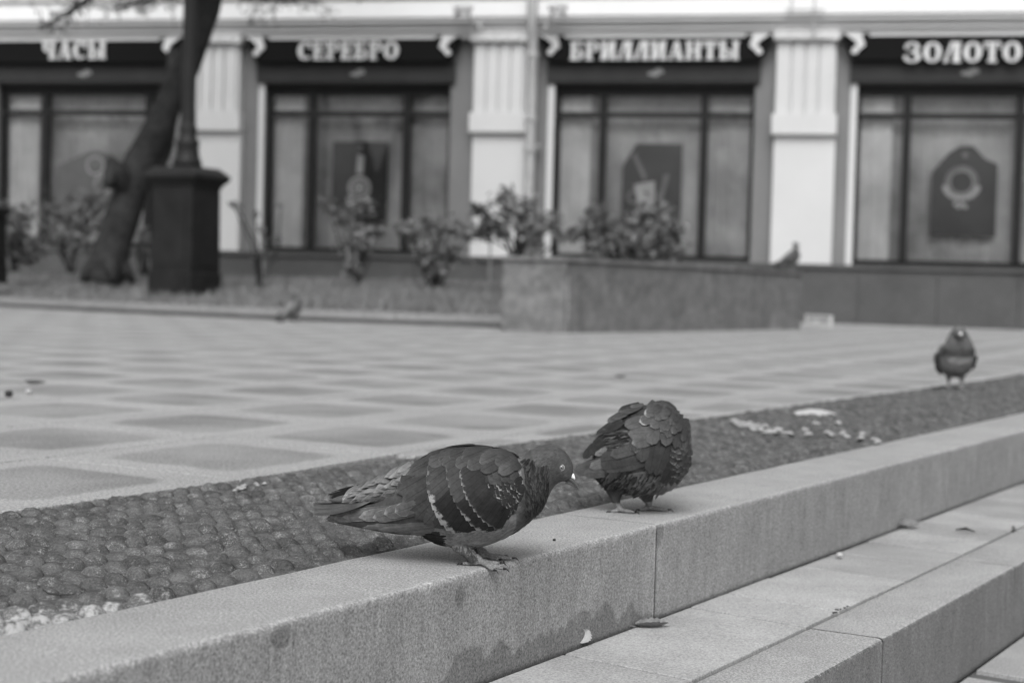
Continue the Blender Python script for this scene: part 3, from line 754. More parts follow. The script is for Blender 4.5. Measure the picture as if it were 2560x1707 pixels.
# fascia signs with lettering ------------------------------------------------------------------------
def arc(mb, T, cx, cy, rx, ry, ti, tj, a0, a1, n_=18):   # ribbon: inner ellipse inset ti (x) / tj (y)
    A_, B_ = [], []
    for k in range(n_ + 1):
        t = a0 + (a1 - a0) * k / n_
        A_.append((cx + cos(t) * rx, cy + sin(t) * ry)); B_.append((cx + cos(t) * (rx - ti), cy + sin(t) * (ry - tj)))
    for k in range(n_): mb.append([A_[k], A_[k + 1], B_[k + 1], B_[k]])
def glyph(ch):
    q = []; R = lambda x0, y0, x1, y1: q.append([(x0, y0), (x1, y0), (x1, y1), (x0, y1)])
    D = lambda *p: q.append(list(p)); s = .24; hb = .10
    if ch == 'О': arc(q, None, .42, .5, .42, .5, .25, .10, 0, 2 * pi, 30); w = .84
    elif ch == 'С': arc(q, None, .42, .5, .42, .5, .25, .10, radians(42), radians(318), 24); R(.62, .62, .76, .95); w = .78
    elif ch == 'Е': R(.06, 0, .06 + s, 1); R(0, 0, .68, hb); R(0, 1 - hb, .68, 1); R(.2, .45, .54, .56); R(.58, .08, .68, .3); R(.58, .7, .68, .92); R(.46, .38, .55, .64); w = .7
    elif ch == 'Р': R(.06, 0, .06 + s, 1); R(0, 0, .4, hb); R(0, 1 - hb, .4, 1); arc(q, None, .38, .72, .34, .28, .2, .09, -pi / 2, pi / 2, 14); w = .72
    elif ch == 'Б': R(.06, 0, .06 + s, 1); R(0, 0, .4, hb); R(0, 1 - hb, .66, 1); R(.57, .68, .66, .95); arc(q, None, .38, .3, .34, .30, .2, .09, -pi / 2, pi / 2, 14); w = .74
    elif ch == 'Ы': R(.06, 0, .06 + s, 1); R(0, 0, .4, hb); R(0, 1 - hb, .36, 1); arc(q, None, .36, .3, .30, .30, .18, .09, -pi / 2, pi / 2, 14); R(.74, 0, .74 + s, 1); R(.68, 0, 1.04, hb); R(.68, 1 - hb, 1.04, 1); w = 1.04
    elif ch == 'Т': R(.26, 0, .26 + s, 1); R(.16, 0, .6, hb); R(0, 1 - hb, .76, 1); R(0, .66, .1, .93); R(.66, .66, .76, .93); w = .76
    elif ch == 'Н': R(.05, 0, .05 + s, 1); R(.53, 0, .53 + s, 1); R(.2, .44, .6, .55); R(0, 0, .33, hb); R(0, 1 - hb, .33, 1); R(.48, 0, .82, hb); R(.48, 1 - hb, .82, 1); w = .82
    elif ch == 'И': R(.05, 0, .05 + s, 1); R(.53, 0, .53 + s, 1); D((.25, .1), (.38, .1), (.57, .9), (.45, .9)); R(0, 0, .33, hb); R(0, 1 - hb, .33, 1); R(.48, 0, .82, hb); R(.48, 1 - hb, .82, 1); w = .82
    elif ch == 'А': D((.06, 0), (.16, 0), (.46, 1), (.36, 1)); D((.50, 0), (.78, 0), (.56, 1), (.36, 1)); R(.2, .28, .6, .37); R(0, 0, .26, hb * .8); R(.44, 0, .86, hb * .8); w = .84
    elif ch == 'Л': D((.0, 0), (.14, 0), (.46, 1), (.32, 1)); R(.46, 0, .46 + s + .03, 1); R(.3, 1 - hb, .8, 1); R(.4, 0, .8, hb); D((0, 0), (.2, 0), (.2, .14), (0, .14)); w = .8
    elif ch == 'Ч': R(.48, 0, .48 + s, 1); R(.4, 0, .8, hb); R(.42, 1 - hb, .8, 1); R(.0, 1 - hb, .34, 1); R(.06, .62, .06 + s, 1); arc(q, None, .42, .66, .36, .28, .2, .10, pi, pi * 1.6, 10); R(.34, .38, .5, .48); w = .8
    elif ch == 'З': arc(q, None, .34, .74, .34, .26, .20, .08, -pi / 2, radians(165), 14); arc(q, None, .34, .28, .40, .28, .22, .09, radians(-165), pi / 2, 16); R(.22, .46, .42, .55); R(.0, .66, .12, .84); R(-.04, .14, .1, .34); w = .76
    else: w = .5
    return q, w
OFFS = .16
def sign(x0, x1, word, tx0, tx1, ty0, ty1, label, fix=None):
    yt, yb = 92, 152
    a0, zt = fac(x0, yt, OFFS); a1, _ = fac(x1, yt, OFFS)
    if fix: a1 = a0 + fix
    zb = 3.045; zt = 3.318
    root = empty('shop_sign', Fp((a0 + a1) / 2, OFFS, 3.15), label, 'sign', 'black shop fascia signs along the building')
    X = sub_of(root)
    mb = MB(); q = .13
    fr_ = [(a0, zt), (a1, zt), (a1 - .02, 3.2), (a1 - q, zb - .03), (a0 + q, zb - .03), (a0 + .02, 3.2)]
    f_ = [mb.vert(Fp(a, OFFS, z)) for a, z in fr_]; k_ = [mb.vert(Fp(a, .071, z)) for a, z in fr_]
    mb.face(f_)
    for i in range(6): mb.face((k_[i], k_[(i + 1) % 6], f_[(i + 1) % 6], f_[i]))
    mb.build('fascia_board', M_BLACK, root, xf=X)
    mb = MB(); fbox(mb, a0 + .3, a1 - .3, OFFS + .001, OFFS + .01, zt - .03, zt); mb.build('trim', M_CREAM, root, xf=X)
    # pale scroll brackets at both ends
    sc = [(0, 0), (.20, 0), (.215, -.055), (.24, -.145), (.185, -.19), (.14, -.245), (.09, -.235), (.10, -.18), (.155, -.145), (.12, -.085)]
    for s_ in (1, -1):
        mb = MB(); base = a0 + .01 if s_ == 1 else a1 - .01
        f_ = [mb.vert(Fp(base + s_ * x, OFFS + .03, zt + .004 + z * .98)) for x, z in sc]; k_ = [mb.vert(Fp(base + s_ * x, OFFS + .002, zt + .004 + z * .98)) for x, z in sc]
        mb.face(f_)
        for i in range(len(sc)): mb.face((k_[i], k_[(i + 1) % len(sc)], f_[(i + 1) % len(sc)], f_[i]))
        mb.build('scroll_bracket', M_LETTER, root, xf=X)
    la0, lz1 = fac(tx0, ty0, OFFS); la1, lz0 = fac(tx1, ty1, OFFS)
    lz1 = max(lz1, lz0 + .16)
    G = [glyph(c) for c in word]; gap = .10; tot = sum(w for _, w in G) + gap * (len(G) - 1); k = (la1 - la0) / tot; x = la0
    for qd, w in G:
        mb = MB()
        for n_, poly in enumerate(qd):
            e = .0004 * n_
            f_ = [mb.vert(Fp(x + p * k, OFFS + .022 + e, lz0 + (lz1 - lz0) * z)) for p, z in poly]; b_ = [mb.vert(Fp(x + p * k, OFFS + .003, lz0 + (lz1 - lz0) * z)) for p, z in poly]
            mb.face(f_)
            for i in range(len(poly)): mb.face((b_[i], b_[(i + 1) % len(poly)], f_[(i + 1) % len(poly)], f_[i]))
        mb.build('letter', M_LETTER, root, xf=X); x += (w + gap) * k
sign(-72, 418, 'ЧАСЫ', 99, 244, 97, 137, 'black fascia sign with pale letters ЧАСЫ behind the leaning tree')
sign(566, 1056, 'СЕРЕБРО', 686, 916, 97, 138, 'black fascia sign with pale letters СЕРЕБРО between two white pilasters')
sign(1240, 1772, 'БРИЛЛИАНТЫ', 1311, 1697, 97, 138, 'black fascia sign with pale letters БРИЛЛИАНТЫ right of the downpipe')
sign(1936, 2480, 'ЗОЛОТО', 2079, 2345, 98, 144, 'black fascia sign with pale letters ЗОЛОТО, rightmost on the building')

# downpipe
pa = A(1218, 260, .3)
dp = empty('downpipe', Fp(pa, .28, .65), 'pale metal rainwater downpipe running down beside the second pilaster', 'downpipe')
X = sub_of(dp)
mb = MB(); mb.tube([Fp(pa, .36, 5.0), Fp(pa, .36, 3.45), Fp(pa, .30, 3.30), Fp(pa, .26, 3.2), Fp(pa, .26, 1.35), Fp(pa, .26, .68)], .062, 12); mb.build('pipe', M_PIPE, dp, xf=X, smooth=True)
for z in (3.05, 2.3, 1.93, 1.35):
    mb = MB(); mb.tube([Fp(pa, .26, z), Fp(pa, .26, z + .05)], .078, 12); mb.build('pipe_collar', M_PIPE, dp, xf=X)
mb = MB(); mb.box(pa - .06, .1, 2.0, pa + .1, .2, 2.03, T=lambda a, o, z: Fp(a, o, z)); mb.build('pipe_bracket', M_PIPE, dp, xf=X)

# security cameras on the frieze
def seccam(x, y, lab, s_):
    a, z = fac(x, y, .45)
    r = empty('security_camera', Fp(a, .30, z), lab, 'camera'); X = sub_of(r)
    mb = MB(); mb.tube([Fp(a - s_ * .10, .5, z + .05), Fp(a + s_ * .10, .48, z - .01)], .045, 12); mb.build('housing', M_LETTER, r, xf=X, smooth=True)
    mb = MB(); mb.box(a - .12, .43, z + .055, a + .12, .55, z + .065, T=lambda p, o, q: Fp(p, o, q)); mb.build('sun_hood', M_LETTER, r, xf=X)
    mb = MB(); mb.tube([Fp(a - s_ * .06, .49, z), Fp(a - s_ * .10, .42, z - .10), Fp(a - s_ * .14, .27, z - .13)], .018, 8); mb.build('bracket_arm', M_PIPE, r, xf=X)
    mb = MB(); mb.tube([Fp(a - s_ * .14, .27, z - .13), Fp(a - s_ * .14, .285, z - .13)], .05, 10); mb.build('wall_plate', M_PIPE, r, xf=X)
seccam(1282, 28, 'white security camera just right of the downpipe, pointing right', 1)
seccam(1065, 30, 'white security camera left of the downpipe above the second pilaster', -1)
# empty lamp bracket above the third pilaster
a, z = fac(1850, 25, .3)
r = empty('wall_bracket', Fp(a, .27, z), 'thin metal bracket with hanging cable above the third pilaster', 'bracket'); X = sub_of(r)
mb = MB(); mb.tube([Fp(a - .22, .33, z), Fp(a + .22, .33, z)], .012, 6); mb.build('bracket_bar', M_PIPE, r, xf=X)
for q in (-.16, .1):
    mb = MB(); mb.tube([Fp(a + q, .27, z + .15), Fp(a + q, .33, z)], .012, 6); mb.build('bracket_arm', M_PIPE, r, xf=X)
mb = MB(); mb.tube([Fp(a + .08, .33, z), Fp(a + .085, .31, z - .18), Fp(a + .12, .27, z - .32)], .009, 6); mb.build('cable', M_PIPE, r, xf=X)

# ================================================================== PLANTER BOX
c0 = Vector((-0.08, 11.24, 0)); c1 = Vector((0.36, 11.06, 0)); c2 = Vector((2.62, 14.55, 0))
TOPZ = 0.528
c3 = c2 + Vector((-1.6, 2.2, 0)); c4 = c0 + Vector((.05, 4.5, 0))
pb = empty('planter_wall', c1, 'low grey granite planter wall with a sharp corner in front of the shop windows', 'planter'); X = sub_of(pb)
def wall_run(p, q, n_, par):
    d = (q - p).normalized(); nn = Vector((d.y, -d.x, 0)); L = (q - p).length
    mb = MB(); i_ = -nn * .22
    mb.hexa([x + Vector((0, 0, z)) for z in (-.02, TOPZ - .032) for x in (p - nn * .02, q - nn * .02, q + i_, p + i_)]); mb.build('wall_core', M_GRANITE_L, par, xf=X)
    for k in range(n_):
        a_ = p + d * (L * k / n_ + .003); b_ = p + d * (L * (k + 1) / n_ - .003)
        mb = MB(); mb.hexa([x + Vector((0, 0, z)) for z in (-.01, TOPZ - .034) for x in (a_, b_, b_ - nn * .018, a_ - nn * .018)]); mb.build('granite_panel', M_GRANITE_L, par, xf=X)
    m_ = max(1, n_ // 2)
    for k in range(m_):
        a_ = p + d * (L * k / m_ + .002); b_ = p + d * (L * (k + 1) / m_ - .002)
        mb = MB(); mb.hexa([x + Vector((0, 0, z)) for z in (TOPZ - .03, TOPZ) for x in (a_ + nn * .02, b_ + nn * .02, b_ - nn * .26, a_ - nn * .26)]); mb.build('coping_slab', M_GRANITE_L, par, xf=X)
wall_run(c0, c1, 1, pb); wall_run(c1, c2, 5, pb); wall_run(c2, c3, 3, pb)
mb = MB(); i_ = [mb.vert(p + Vector((0, 0, TOPZ - .07))) for p in (c0 + Vector((.05, .1, 0)), c1 + Vector((0, .15, 0)), c2 + Vector((-.1, .1, 0)), c3, c4)]; mb.face(i_)
j_ = [mb.vert((mb.v[k][0], mb.v[k][1], 0)) for k in i_]
for k in range(5): mb.face((j_[k], j_[(k + 1) % 5], i_[(k + 1) % 5], i_[k]))
mb.build('planter_soil', M_SOIL, pb, xf=X)
# pale vertical drip line at the corner
mb = MB(); q0 = c1 + (c2 - c1).normalized() * .02; nn = Vector(((c2 - c1).y, -(c2 - c1).x, 0)).normalized()
d_ = (c2 - c1).normalized()
mb.hexa([x + Vector((0, 0, z)) for z in (0.005, .40) for x in (q0 + nn * .002, q0 + d_ * .03 + nn * .002, q0 + d_ * .03, q0)]); mb.build('corner_bead', M_GRANITE_P, pb, xf=X)

# small pale grille at the foot of the wall
g0 = dz(1853, 748); g1 = dz(1912, 751)
r = empty('wall_grille', g0, 'small white slatted grille at the foot of the dark granite wall', 'grille'); X = sub_of(r)
d_ = (g1 - g0); d_.z = 0; L = d_.length; d_.normalize(); nn = Vector((d_.y, -d_.x, 0)); hh = .115
def gb(s0, s1, z0, z1, o0, o1, name, m):
    mb = MB(); mb.hexa([g0 + d_ * s + nn * o + Vector((0, 0, z)) for z in (z0, z1) for (s, o) in ((s0, o1), (s1, o1), (s1, o0), (s0, o0))]); mb.build(name, m, r, xf=X)
gb(0, L, 0, .015, 0, .03, 'frame_rail', M_LETTER); gb(0, L, hh - .015, hh, 0, .03, 'frame_rail', M_LETTER)
gb(0, .018, .0155, hh - .0155, 0, .03, 'frame_stile', M_LETTER); gb(L - .018, L, .0155, hh - .0155, 0, .03, 'frame_stile', M_LETTER)
for k in range(3): gb(.019, L - .019, .03 + k * .026, .042 + k * .026, .005, .025, 'slat', M_LETTER)
gb(.3 * L, .55 * L, .02, .07, .026, .034, 'plate', M_POST_P)

# ================================================================== LAMP POST
def lamp(base, rotz, lab, s=1.0, hcol=True):
    r = empty('street_lamp', base, lab, 'street lamp', rot=(0, 0, rotz))
    def frus(name, mat, secs, n=4, rt=pi / 4, par=r, sm=False):
        mb = MB(); rings = []
        for (z, w) in secs:
            rr = w / 2 * (sqrt(2) if n == 4 else 1)
            rings.append([mb.vert((cos(rt + 2 * pi * k / n) * rr * s, sin(rt + 2 * pi * k / n) * rr * s, z * s)) for k in range(n)])
        for a, b in zip(rings, rings[1:]):
            for k in range(n): mb.face((a[k], a[(k + 1) % n], b[(k + 1) % n], b[k]))
        mb.face(rings[0][::-1]); mb.face(rings[-1]); return mb.build(name, mat, par, smooth=sm)
    ped = frus('pedestal', M_PED, [(-.2, .47), (.07, .47), (.075, .445), (.85, .43)])
    for k in range(4):
        an = k * pi / 2; mb = MB(); c, s_ = cos(an), sin(an)
        mb.hexa([Vector((c * x - s_ * y, s_ * x + c * y, z)) * s for z in (.14, .78) for (x, y) in ((.20, -.15), (.228 - .005 * (z > .5), -.15), (.228 - .005 * (z > .5), .15), (.20, .15))])
        mb.build('side_panel', M_PED, ped)
    frus('cornice', M_METAL, [(.85, .44), (.865, .46), (.88, .47), (.90, .51), (.925, .555), (.95, .565), (.965, .56), (1.02, .44), (1.03, .42)], par=ped)
    frus('column_base', M_METAL, [(1.03, .27), (1.10, .255), (1.12, .225), (1.22, .20), (1.24, .22), (1.27, .215), (1.29, .17), (1.34, .155), (1.38, .165), (1.40, .155), (1.44, .14)], 16, 0, sm=True)
    frus('column', M_METAL, [(1.44, .14), (1.6, .132), (3.2, .125), (5.0, .12), (5.05, .2), (5.1, .12)], 12, 0)
    hd = frus('lantern', M_LETTER, [(5.1, .1), (5.15, .3), (5.4, .42), (5.6, .36)], 12, 0, sm=True)
    frus('lantern_cap', M_METAL, [(5.601, .42), (5.75, .2), (5.85, .03)], 12, 0, par=hd)
    return r
M_PED = stone('dark_lamp_pedestal', 0.018, grain=15, gamt=0.15, blotch=5, bamt=0.3, rough=0.5, spec=0.12)
bp = dd(425, 640, 14.6); bp.z = .285
lamp(bp, radians(-24), 'black lamp post on a square dark pedestal beside the leaning tree')
bp = dd(-32, 640, 15.5); bp.z = .34
lamp(bp, radians(-10), 'black lamp post cut by the left edge of the picture', 0.62)

# ================================================================== TREE
def leaf_tri(mb, P, s, up=None, tone=.1):
    d = Vector((random.gauss(0, 1), random.gauss(0, 1), random.gauss(0, .7))).normalized(); q = d.orthogonal().normalized()
    q.rotate(Matrix.Rotation(random.uniform(0, 2 * pi), 3, d))
    i = [mb.vert(P), mb.vert(P + d * s * .5 + q * s * .28), mb.vert(P + d * s), mb.vert(P + d * s * .5 - q * s * .28)]
    mb.face((i[0], i[1], i[2])); mb.face((i[0], i[2], i[3]))
tb = dd(245, 628, 16.2); tb.z = .34
tr = empty('leaning_tree', tb, 'dark leaning tree with forked trunk behind the lamp post', 'tree'); X = sub_of(tr)
def wob(pts, rad, sub=4, amp=.02):
    P, R_ = [], []
    for i in range(len(pts) - 1):
        for k in range(sub):
            t = k / sub; p = Vector(pts[i]).lerp(Vector(pts[i + 1]), t); rr = rad[i] + (rad[i + 1] - rad[i]) * t
            P.append(p + Vector((noise.noise(p * 3), noise.noise(p * 3 + Vector((5, 5, 5))), 0)) * amp); R_.append(rr * (1 + .10 * noise.noise(p * 5)))
    P.append(Vector(pts[-1])); R_.append(rad[-1]); return P, R_
TR = lambda x, y, d=16.2: dd(x, y, d)
mb = MB()
p, q = wob([TR(235, 650), TR(247, 610), TR(262, 560), TR(292, 470), TR(325, 370), TR(365, 290), TR(405, 205), TR(445, 110), TR(478, 20), TR(500, -60), TR(520, -200)], [.23, .195, .18, .17, .17, .145, .135, .13, .125, .12, .11])
mb.tube(p, q, 14)
# root flare
for an in range(5):
    d_ = Vector((cos(an * 1.3), sin(an * 1.3), 0)); mb.tube([tb + Vector((0, 0, .25)), tb + d_ * .18 + Vector((0, 0, .05)), tb + d_ * .28 + Vector((0, 0, -.08))], [.11, .08, .03], 8)
mb.build('trunk', M_BARK, tr, xf=X, smooth=True)
mb = MB(); p, q = wob([TR(300, 450), TR(272, 400, 16.0), TR(262, 372, 15.95), TR(246, 430, 15.9)], [.12, .10, .085, .05]); mb.tube(p, q, 10); mb.build('burl', M_BARK, tr, xf=X, smooth=True)
mb = MB(); p, q = wob([TR(335, 400), TR(375, 330, 16.5), TR(392, 250, 16.7), TR(400, 120, 17)], [.15, .11, .09, .07]); mb.tube(p, q, 10); mb.build('limb', M_BARK, tr, xf=X, smooth=True)
rb = random.Random(11)
limbs = [[TR(500, -60), TR(420, -150, 15), TR(300, -110, 14), TR(200, -2, 13.2), TR(150, 33, 13.1), TR(98, 61, 13)],
         [TR(510, -120), TR(640, -180, 15.5), TR(760, -120, 15), TR(850, -60, 14.8)],
         [TR(500, -60), TR(330, -60, 15.4), TR(230, -30, 15), TR(120, -20, 14.8), TR(20, -60, 14.5)],
         [TR(505, -90), TR(420, -30, 15.6), TR(330, 6, 15.2), TR(255, 22, 15)],
         [TR(505, -60, 16), TR(560, -10, 15.6), TR(640, 0, 15.4), TR(720, -12, 15.2)],
         [TR(520, -200), TR(560, -360, 16.5), TR(520, -520, 16.5)], [TR(520, -200), TR(380, -380, 16), TR(260, -500, 16)]]
crown = MB()
for li, pts in enumerate(limbs):
    mb = MB(); rr = [.07, .05, .035, .02, .012, .006][:len(pts)]
    if len(pts) < 6: rr = rr[:len(pts) - 1] + [.008]
    if li in (3, 4): rr = [.05, .022, .015, .007]
    if li == 0: rr = [.07, .045, .035, .028, .022, .010]
    p, q = wob(pts, rr, 5, .05); mb.tube(p, q, 7); mb.build('limb', M_BARK, tr, xf=X, smooth=True)
    for k in range(len(p)):
        if k < 4: continue
        for _ in range(3):
            s0 = p[k]; d_ = Vector((rb.gauss(0, 1), rb.gauss(0, .8), rb.gauss(-.15, .7))).normalized() * rb.uniform(.12, .42)
            if li == 0 and k > 14: d_ *= .45
            e = s0 + d_; crown.tube([s0, (s0 + e) / 2 + Vector((0, 0, rb.gauss(0, .03))), e], [.006, .0045, .003], 4, m=1)
            for _2 in range(7 if (li not in (0,)) else 3):
                leaf_tri(crown, s0.lerp(e, rb.random()) + Vector((rb.gauss(0, .035), rb.gauss(0, .035), rb.gauss(0, .03))), rb.uniform(.03, .07))
for _ in range(9000):       # crown above the picture
    c = TR(rb.uniform(0, 900), rb.uniform(-700, -150), rb.uniform(14, 18)); leaf_tri(crown, c + Vector((rb.gauss(0, .2),) * 3), rb.uniform(.05, .1))
crown.build('crown', [M_LEAF, M_BARK], tr, xf=X)

# ================================================================== SHRUBS IN THE BED
def leaf5(mb, P, s, rnd):
    d = Vector((rnd.gauss(0, 1), rnd.gauss(0, 1), rnd.gauss(-.1, .7))).normalized(); q = d.orthogonal().normalized(); q.rotate(Matrix.Rotation(rnd.uniform(0, 2 * pi), 3, d)); nn = d.cross(q)
    i = [mb.vert(P), mb.vert(P + d * s * .35 + q * s * .3 + nn * s * .06), mb.vert(P + d * s * .8 + q * s * .22), mb.vert(P + d * s * 1.08), mb.vert(P + d * s * .8 - q * s * .22), mb.vert(P + d * s * .35 - q * s * .3 + nn * s * .06), mb.vert(P + d * s * .5 - nn * s * .05)]
    for a_, b_ in zip((0, 1, 2, 3, 4, 5), (1, 2, 3, 4, 5, 0)): mb.face((i[a_], i[b_], i[6]))
def shrub(x0, x1, y0, y1, ybase, dist, n_leaf, lab, seed, blobs=None, stems=5, stake=None, ls=.05, base_z=None, name='rose_bush', group=None):
    rnd = random.Random(seed)
    base = dd((x0 + x1) / 2, ybase, dist)
    if base_z is not None: base.z = base_z
    r = empty(name, base, lab, 'rose bush' if name == 'rose_bush' else 'shrub', group); X = sub_of(r)
    st = MB(); fo = MB(); ends = []
    blobs = blobs or [(rnd.uniform(.15, .85), rnd.uniform(.1, .9), rnd.uniform(.14, .24)) for _ in range(7)]
    for (p, q_, rr) in blobs:
        e = dd(x0 + (x1 - x0) * p, y0 + (y1 - y0) * (1 - q_), dist + rnd.uniform(-.15, .15)); ends.append((e, rr * (x1 - x0) * DS * dist / FPX))
        mid = base.lerp(e, .5) + Vector((rnd.gauss(0, .05), rnd.gauss(0, .05), .02))
        P, R_ = wob([base + Vector((rnd.gauss(0, .03), rnd.gauss(0, .03), -.05)), mid, e], [.014, .010, .005], 4, .03); st.tube(P, R_, 6)
    for k in range(int(n_leaf * 1.3)):
        e, rr = ends[k % len(ends)]
        v = Vector((rnd.gauss(0, .55), rnd.gauss(0, .55), rnd.gauss(0, .5))) * rr * 1.25
        leaf5(fo, e + v, rnd.uniform(.6, 1.5) * ls, rnd)
    st.build('stem', M_BARK, r, xf=X, smooth=True); fo.build('foliage', M_LEAF, r, xf=X)
    if stake:
        for sx in stake:
            mb = MB(); a_ = dd(sx, ybase + 3, dist - .05); b_ = dd(sx + 1, y0 + (y1 - y0) * .45, dist - .05); mb.tube([a_, b_], .011, 6); mb.build('stake', M_STAKE, r, xf=X)
    return r
GR = 'bushes planted along the shop front'
shrub(-30, 95, 470, 590, 612, 17.0, 800, 'dense low bush at the left edge of the picture', 1, ls=.06, name='leafy_bush', group=GR)
shrub(95, 235, 455, 590, 615, 17.3, 620, 'grey leafy bush touching the left side of the leaning tree trunk', 2, ls=.06, name='leafy_bush', group=GR)
shrub(318, 350, 520, 600, 620, 17.3, 60, 'small dark bush between tree trunk and lamp pedestal', 3, ls=.06, name='leafy_bush', group=GR)
shrub(528, 650, 455, 640, 648, 15.2, 95, 'thin sparse rose bush tied to a stake right of the lamp pedestal', 4,
      blobs=[(.05, .92, .05), (.16, .88, .06), (.5, .78, .07), (.6, .62, .06), (.62, .45, .05), (.85, .5, .04), (.95, .9, .03), (.45, .25, .03)], stake=(604,), group=GR, ls=.045)
shrub(735, 885, 455, 640, 655, 14.9, 420, 'bushy rose with dark centre below the watch poster', 5,
      blobs=[(.12, .95, .06), (.3, .75, .1), (.55, .88, .11), (.72, .9, .1), (.5, .6, .13), (.65, .5, .13), (.42, .45, .1), (.55, .28, .1), (.85, .55, .06), (.5, .12, .07)], stake=(800, 818), group=GR, ls=.055)
shrub(905, 1100, 495, 640, 660, 14.6, 560, 'wide rose bush left of the planter wall', 6,
      blobs=[(.1, .8, .06), (.25, .7, .1), (.4, .85, .1), (.55, .7, .13), (.7, .75, .1), (.88, .72, .08), (.55, .4, .13), (.4, .3, .09), (.7, .35, .1), (.5, .12, .06)], stake=(1125,), group=GR, ls=.055)
shrub(1075, 1310, 445, 590, 600, 13.6, 560, 'tall spreading rose bush above the left end of the planter wall', 7,
      blobs=[(.08, .75, .05), (.2, .6, .07), (.34, .93, .08), (.42, .75, .09), (.3, .45, .07), (.5, .55, .1), (.6, .8, .09), (.65, .45, .11), (.62, .25, .1), (.8, .5, .08), (.95, .35, .06), (.15, .35, .05)], stake=(), group=GR, ls=.06, base_z=.45)
shrub(1325, 1570, 470, 600, 604, 13.9, 900, 'dense round rose bush behind the middle of the planter wall', 8,
      blobs=[(.08, .5, .07), (.2, .8, .08), (.35, .5, .11), (.2, .25, .1), (.5, .35, .12), (.6, .75, .1), (.75, .9, .09), (.8, .55, .12), (.75, .25, .12), (.92, .6, .06), (.5, .12, .1), (.9, .2, .08)], group=GR, ls=.06, base_z=.45)

# ================================================================== PIGEONS
def lerp_tab(tab, x):
    if x <= tab[0][0]: return tab[0][1:]
    for a, b in zip(tab, tab[1:]):
        if x <= b[0]:
            t = (x - a[0]) / (b[0] - a[0]); t2 = t
            return tuple(p + (q - p) * t2 for p, q in zip(a[1:], b[1:]))
    return tab[-1][1:]
def fprof(s, kind=0):
    if kind == 1:    # long quill
        w = min(1.0, .55 + 1.2 * s) if s < .5 else 1.0
        if s > .8: w *= sqrt(max(0, 1 - ((s - .8) / .2) ** 2))
        return w
    if kind == 2:    # pointed hackle
        return max(0, sin(pi * min(1, (.12 + s * .88))) ** .8) if s > .5 else .9
    w = .6 + .4 * min(1, s / .45)
    if s > .62: w *= sqrt(max(0, 1 - ((s - .62) / .38) ** 2.2))
    return w
def add_feather(mb, S, tipx, tipy, ang, L, w, K_, o0, o1, tone, rim=0.5, kind=0, ns=9, nt=4, side=-1, curve=0.0, camber=.0, top=None):
    """S(x,y)->depth of the surface there (same units as the plan drawing, outward); plan drawn in photo-crop units"""
    d = Vector((cos(ang), -sin(ang), 0)); pr = Vector((-d.y, d.x, 0)); g = []; tone *= random.uniform(.88, 1.14)
    for i in range(ns + 1):
        s = i / ns; row = []; hw = w / 2 * fprof(s, kind)
        for j in range(nt + 1):
            t = -1 + 2 * j / nt
            p = Vector((tipx, tipy, 0)) - d * L * (1 - s) + pr * (t * hw + curve * w * (s * (1 - s)) * 2)
            off = (o0 + (o1 - o0) * s) + camber * (1 - t * t)
            y = S(p.x, p.y) + off; py = p.y
            if top is not None:
                tp = top(p.x) - off * .6
                if py < tp + 40:
                    e = tp + 40 - py; y = max(-60.0, min(y, S(p.x, tp + 40) + off) - e * 1.1); py = tp + 40 * math.exp(-e / 40.0)
            row.append(mb.vert(K_(p.x, py, side * y), tone, (s, t, rim)))
        g.append(row)
    for a, b in zip(g, g[1:]):
        for j in range(nt): mb.face((a[j], b[j], b[j + 1], a[j + 1]))
def polyres(pts, n_):
    seg = [((b[0] - a[0]) ** 2 + (b[1] - a[1]) ** 2) ** .5 for a, b in zip(pts, pts[1:])]; T = sum(seg); out = []
    for k in range(n_):
        s = T * k / max(1, n_ - 1); i = 0
        while i < len(seg) - 1 and s > seg[i]: s -= seg[i]; i += 1
        t = s / seg[i]; out.append((pts[i][0] + (pts[i + 1][0] - pts[i][0]) * t, pts[i][1] + (pts[i + 1][1] - pts[i][1]) * t))
    return out

def solid_body(parts, name, root, tonef, legtest, voxel):
    """parts: MB holding overlapping closed shells -> one continuous skin"""
    o = parts.build(name + '_tmp', M_FEATH)
    md = o.modifiers.new('r', 'REMESH'); md.mode = 'VOXEL'; md.voxel_size = voxel
    sm = o.modifiers.new('s', 'SMOOTH'); sm.factor = .5; sm.iterations = 4
    dg = bpy.context.evaluated_depsgraph_get(); me = bpy.data.meshes.new_from_object(o.evaluated_get(dg)); me.name = name
    bpy.data.objects.remove(o)
    me.materials.clear(); me.materials.append(M_FEATH); me.materials.append(M_LEG)
    a = me.attributes.new('tone', 'FLOAT', 'POINT'); n_ = len(me.vertices)
    co = np.empty(n_ * 3, 'f'); me.vertices.foreach_get('co', co); co = co.reshape(-1, 3)
    a.data.foreach_set('value', [tonef(*c) for c in co])
    a2 = me.attributes.new('fv', 'FLOAT_VECTOR', 'POINT'); a2.data.foreach_set('vector', np.zeros(n_ * 3, 'f'))
    mi = []
    for p in me.polygons: mi.append(1 if legtest(co[p.vertices[0]]) else 0)
    me.polygons.foreach_set('material_index', mi); me.polygons.foreach_set('use_smooth', [True] * len(me.polygons)); me.update()
    b = bpy.data.objects.new(name, me); COL.objects.link(b); b.parent = root
    return b
def claw(par, p, d, r=.0011):
    mb = MB(); mb.tube([p, p + d * .004 + Vector((0, 0, .0003)), p + d * .0075 + Vector((0, 0, -.0028))], [r, r * .8, r * .15], 6); mb.build('claw', M_CLAW, par, smooth=True)

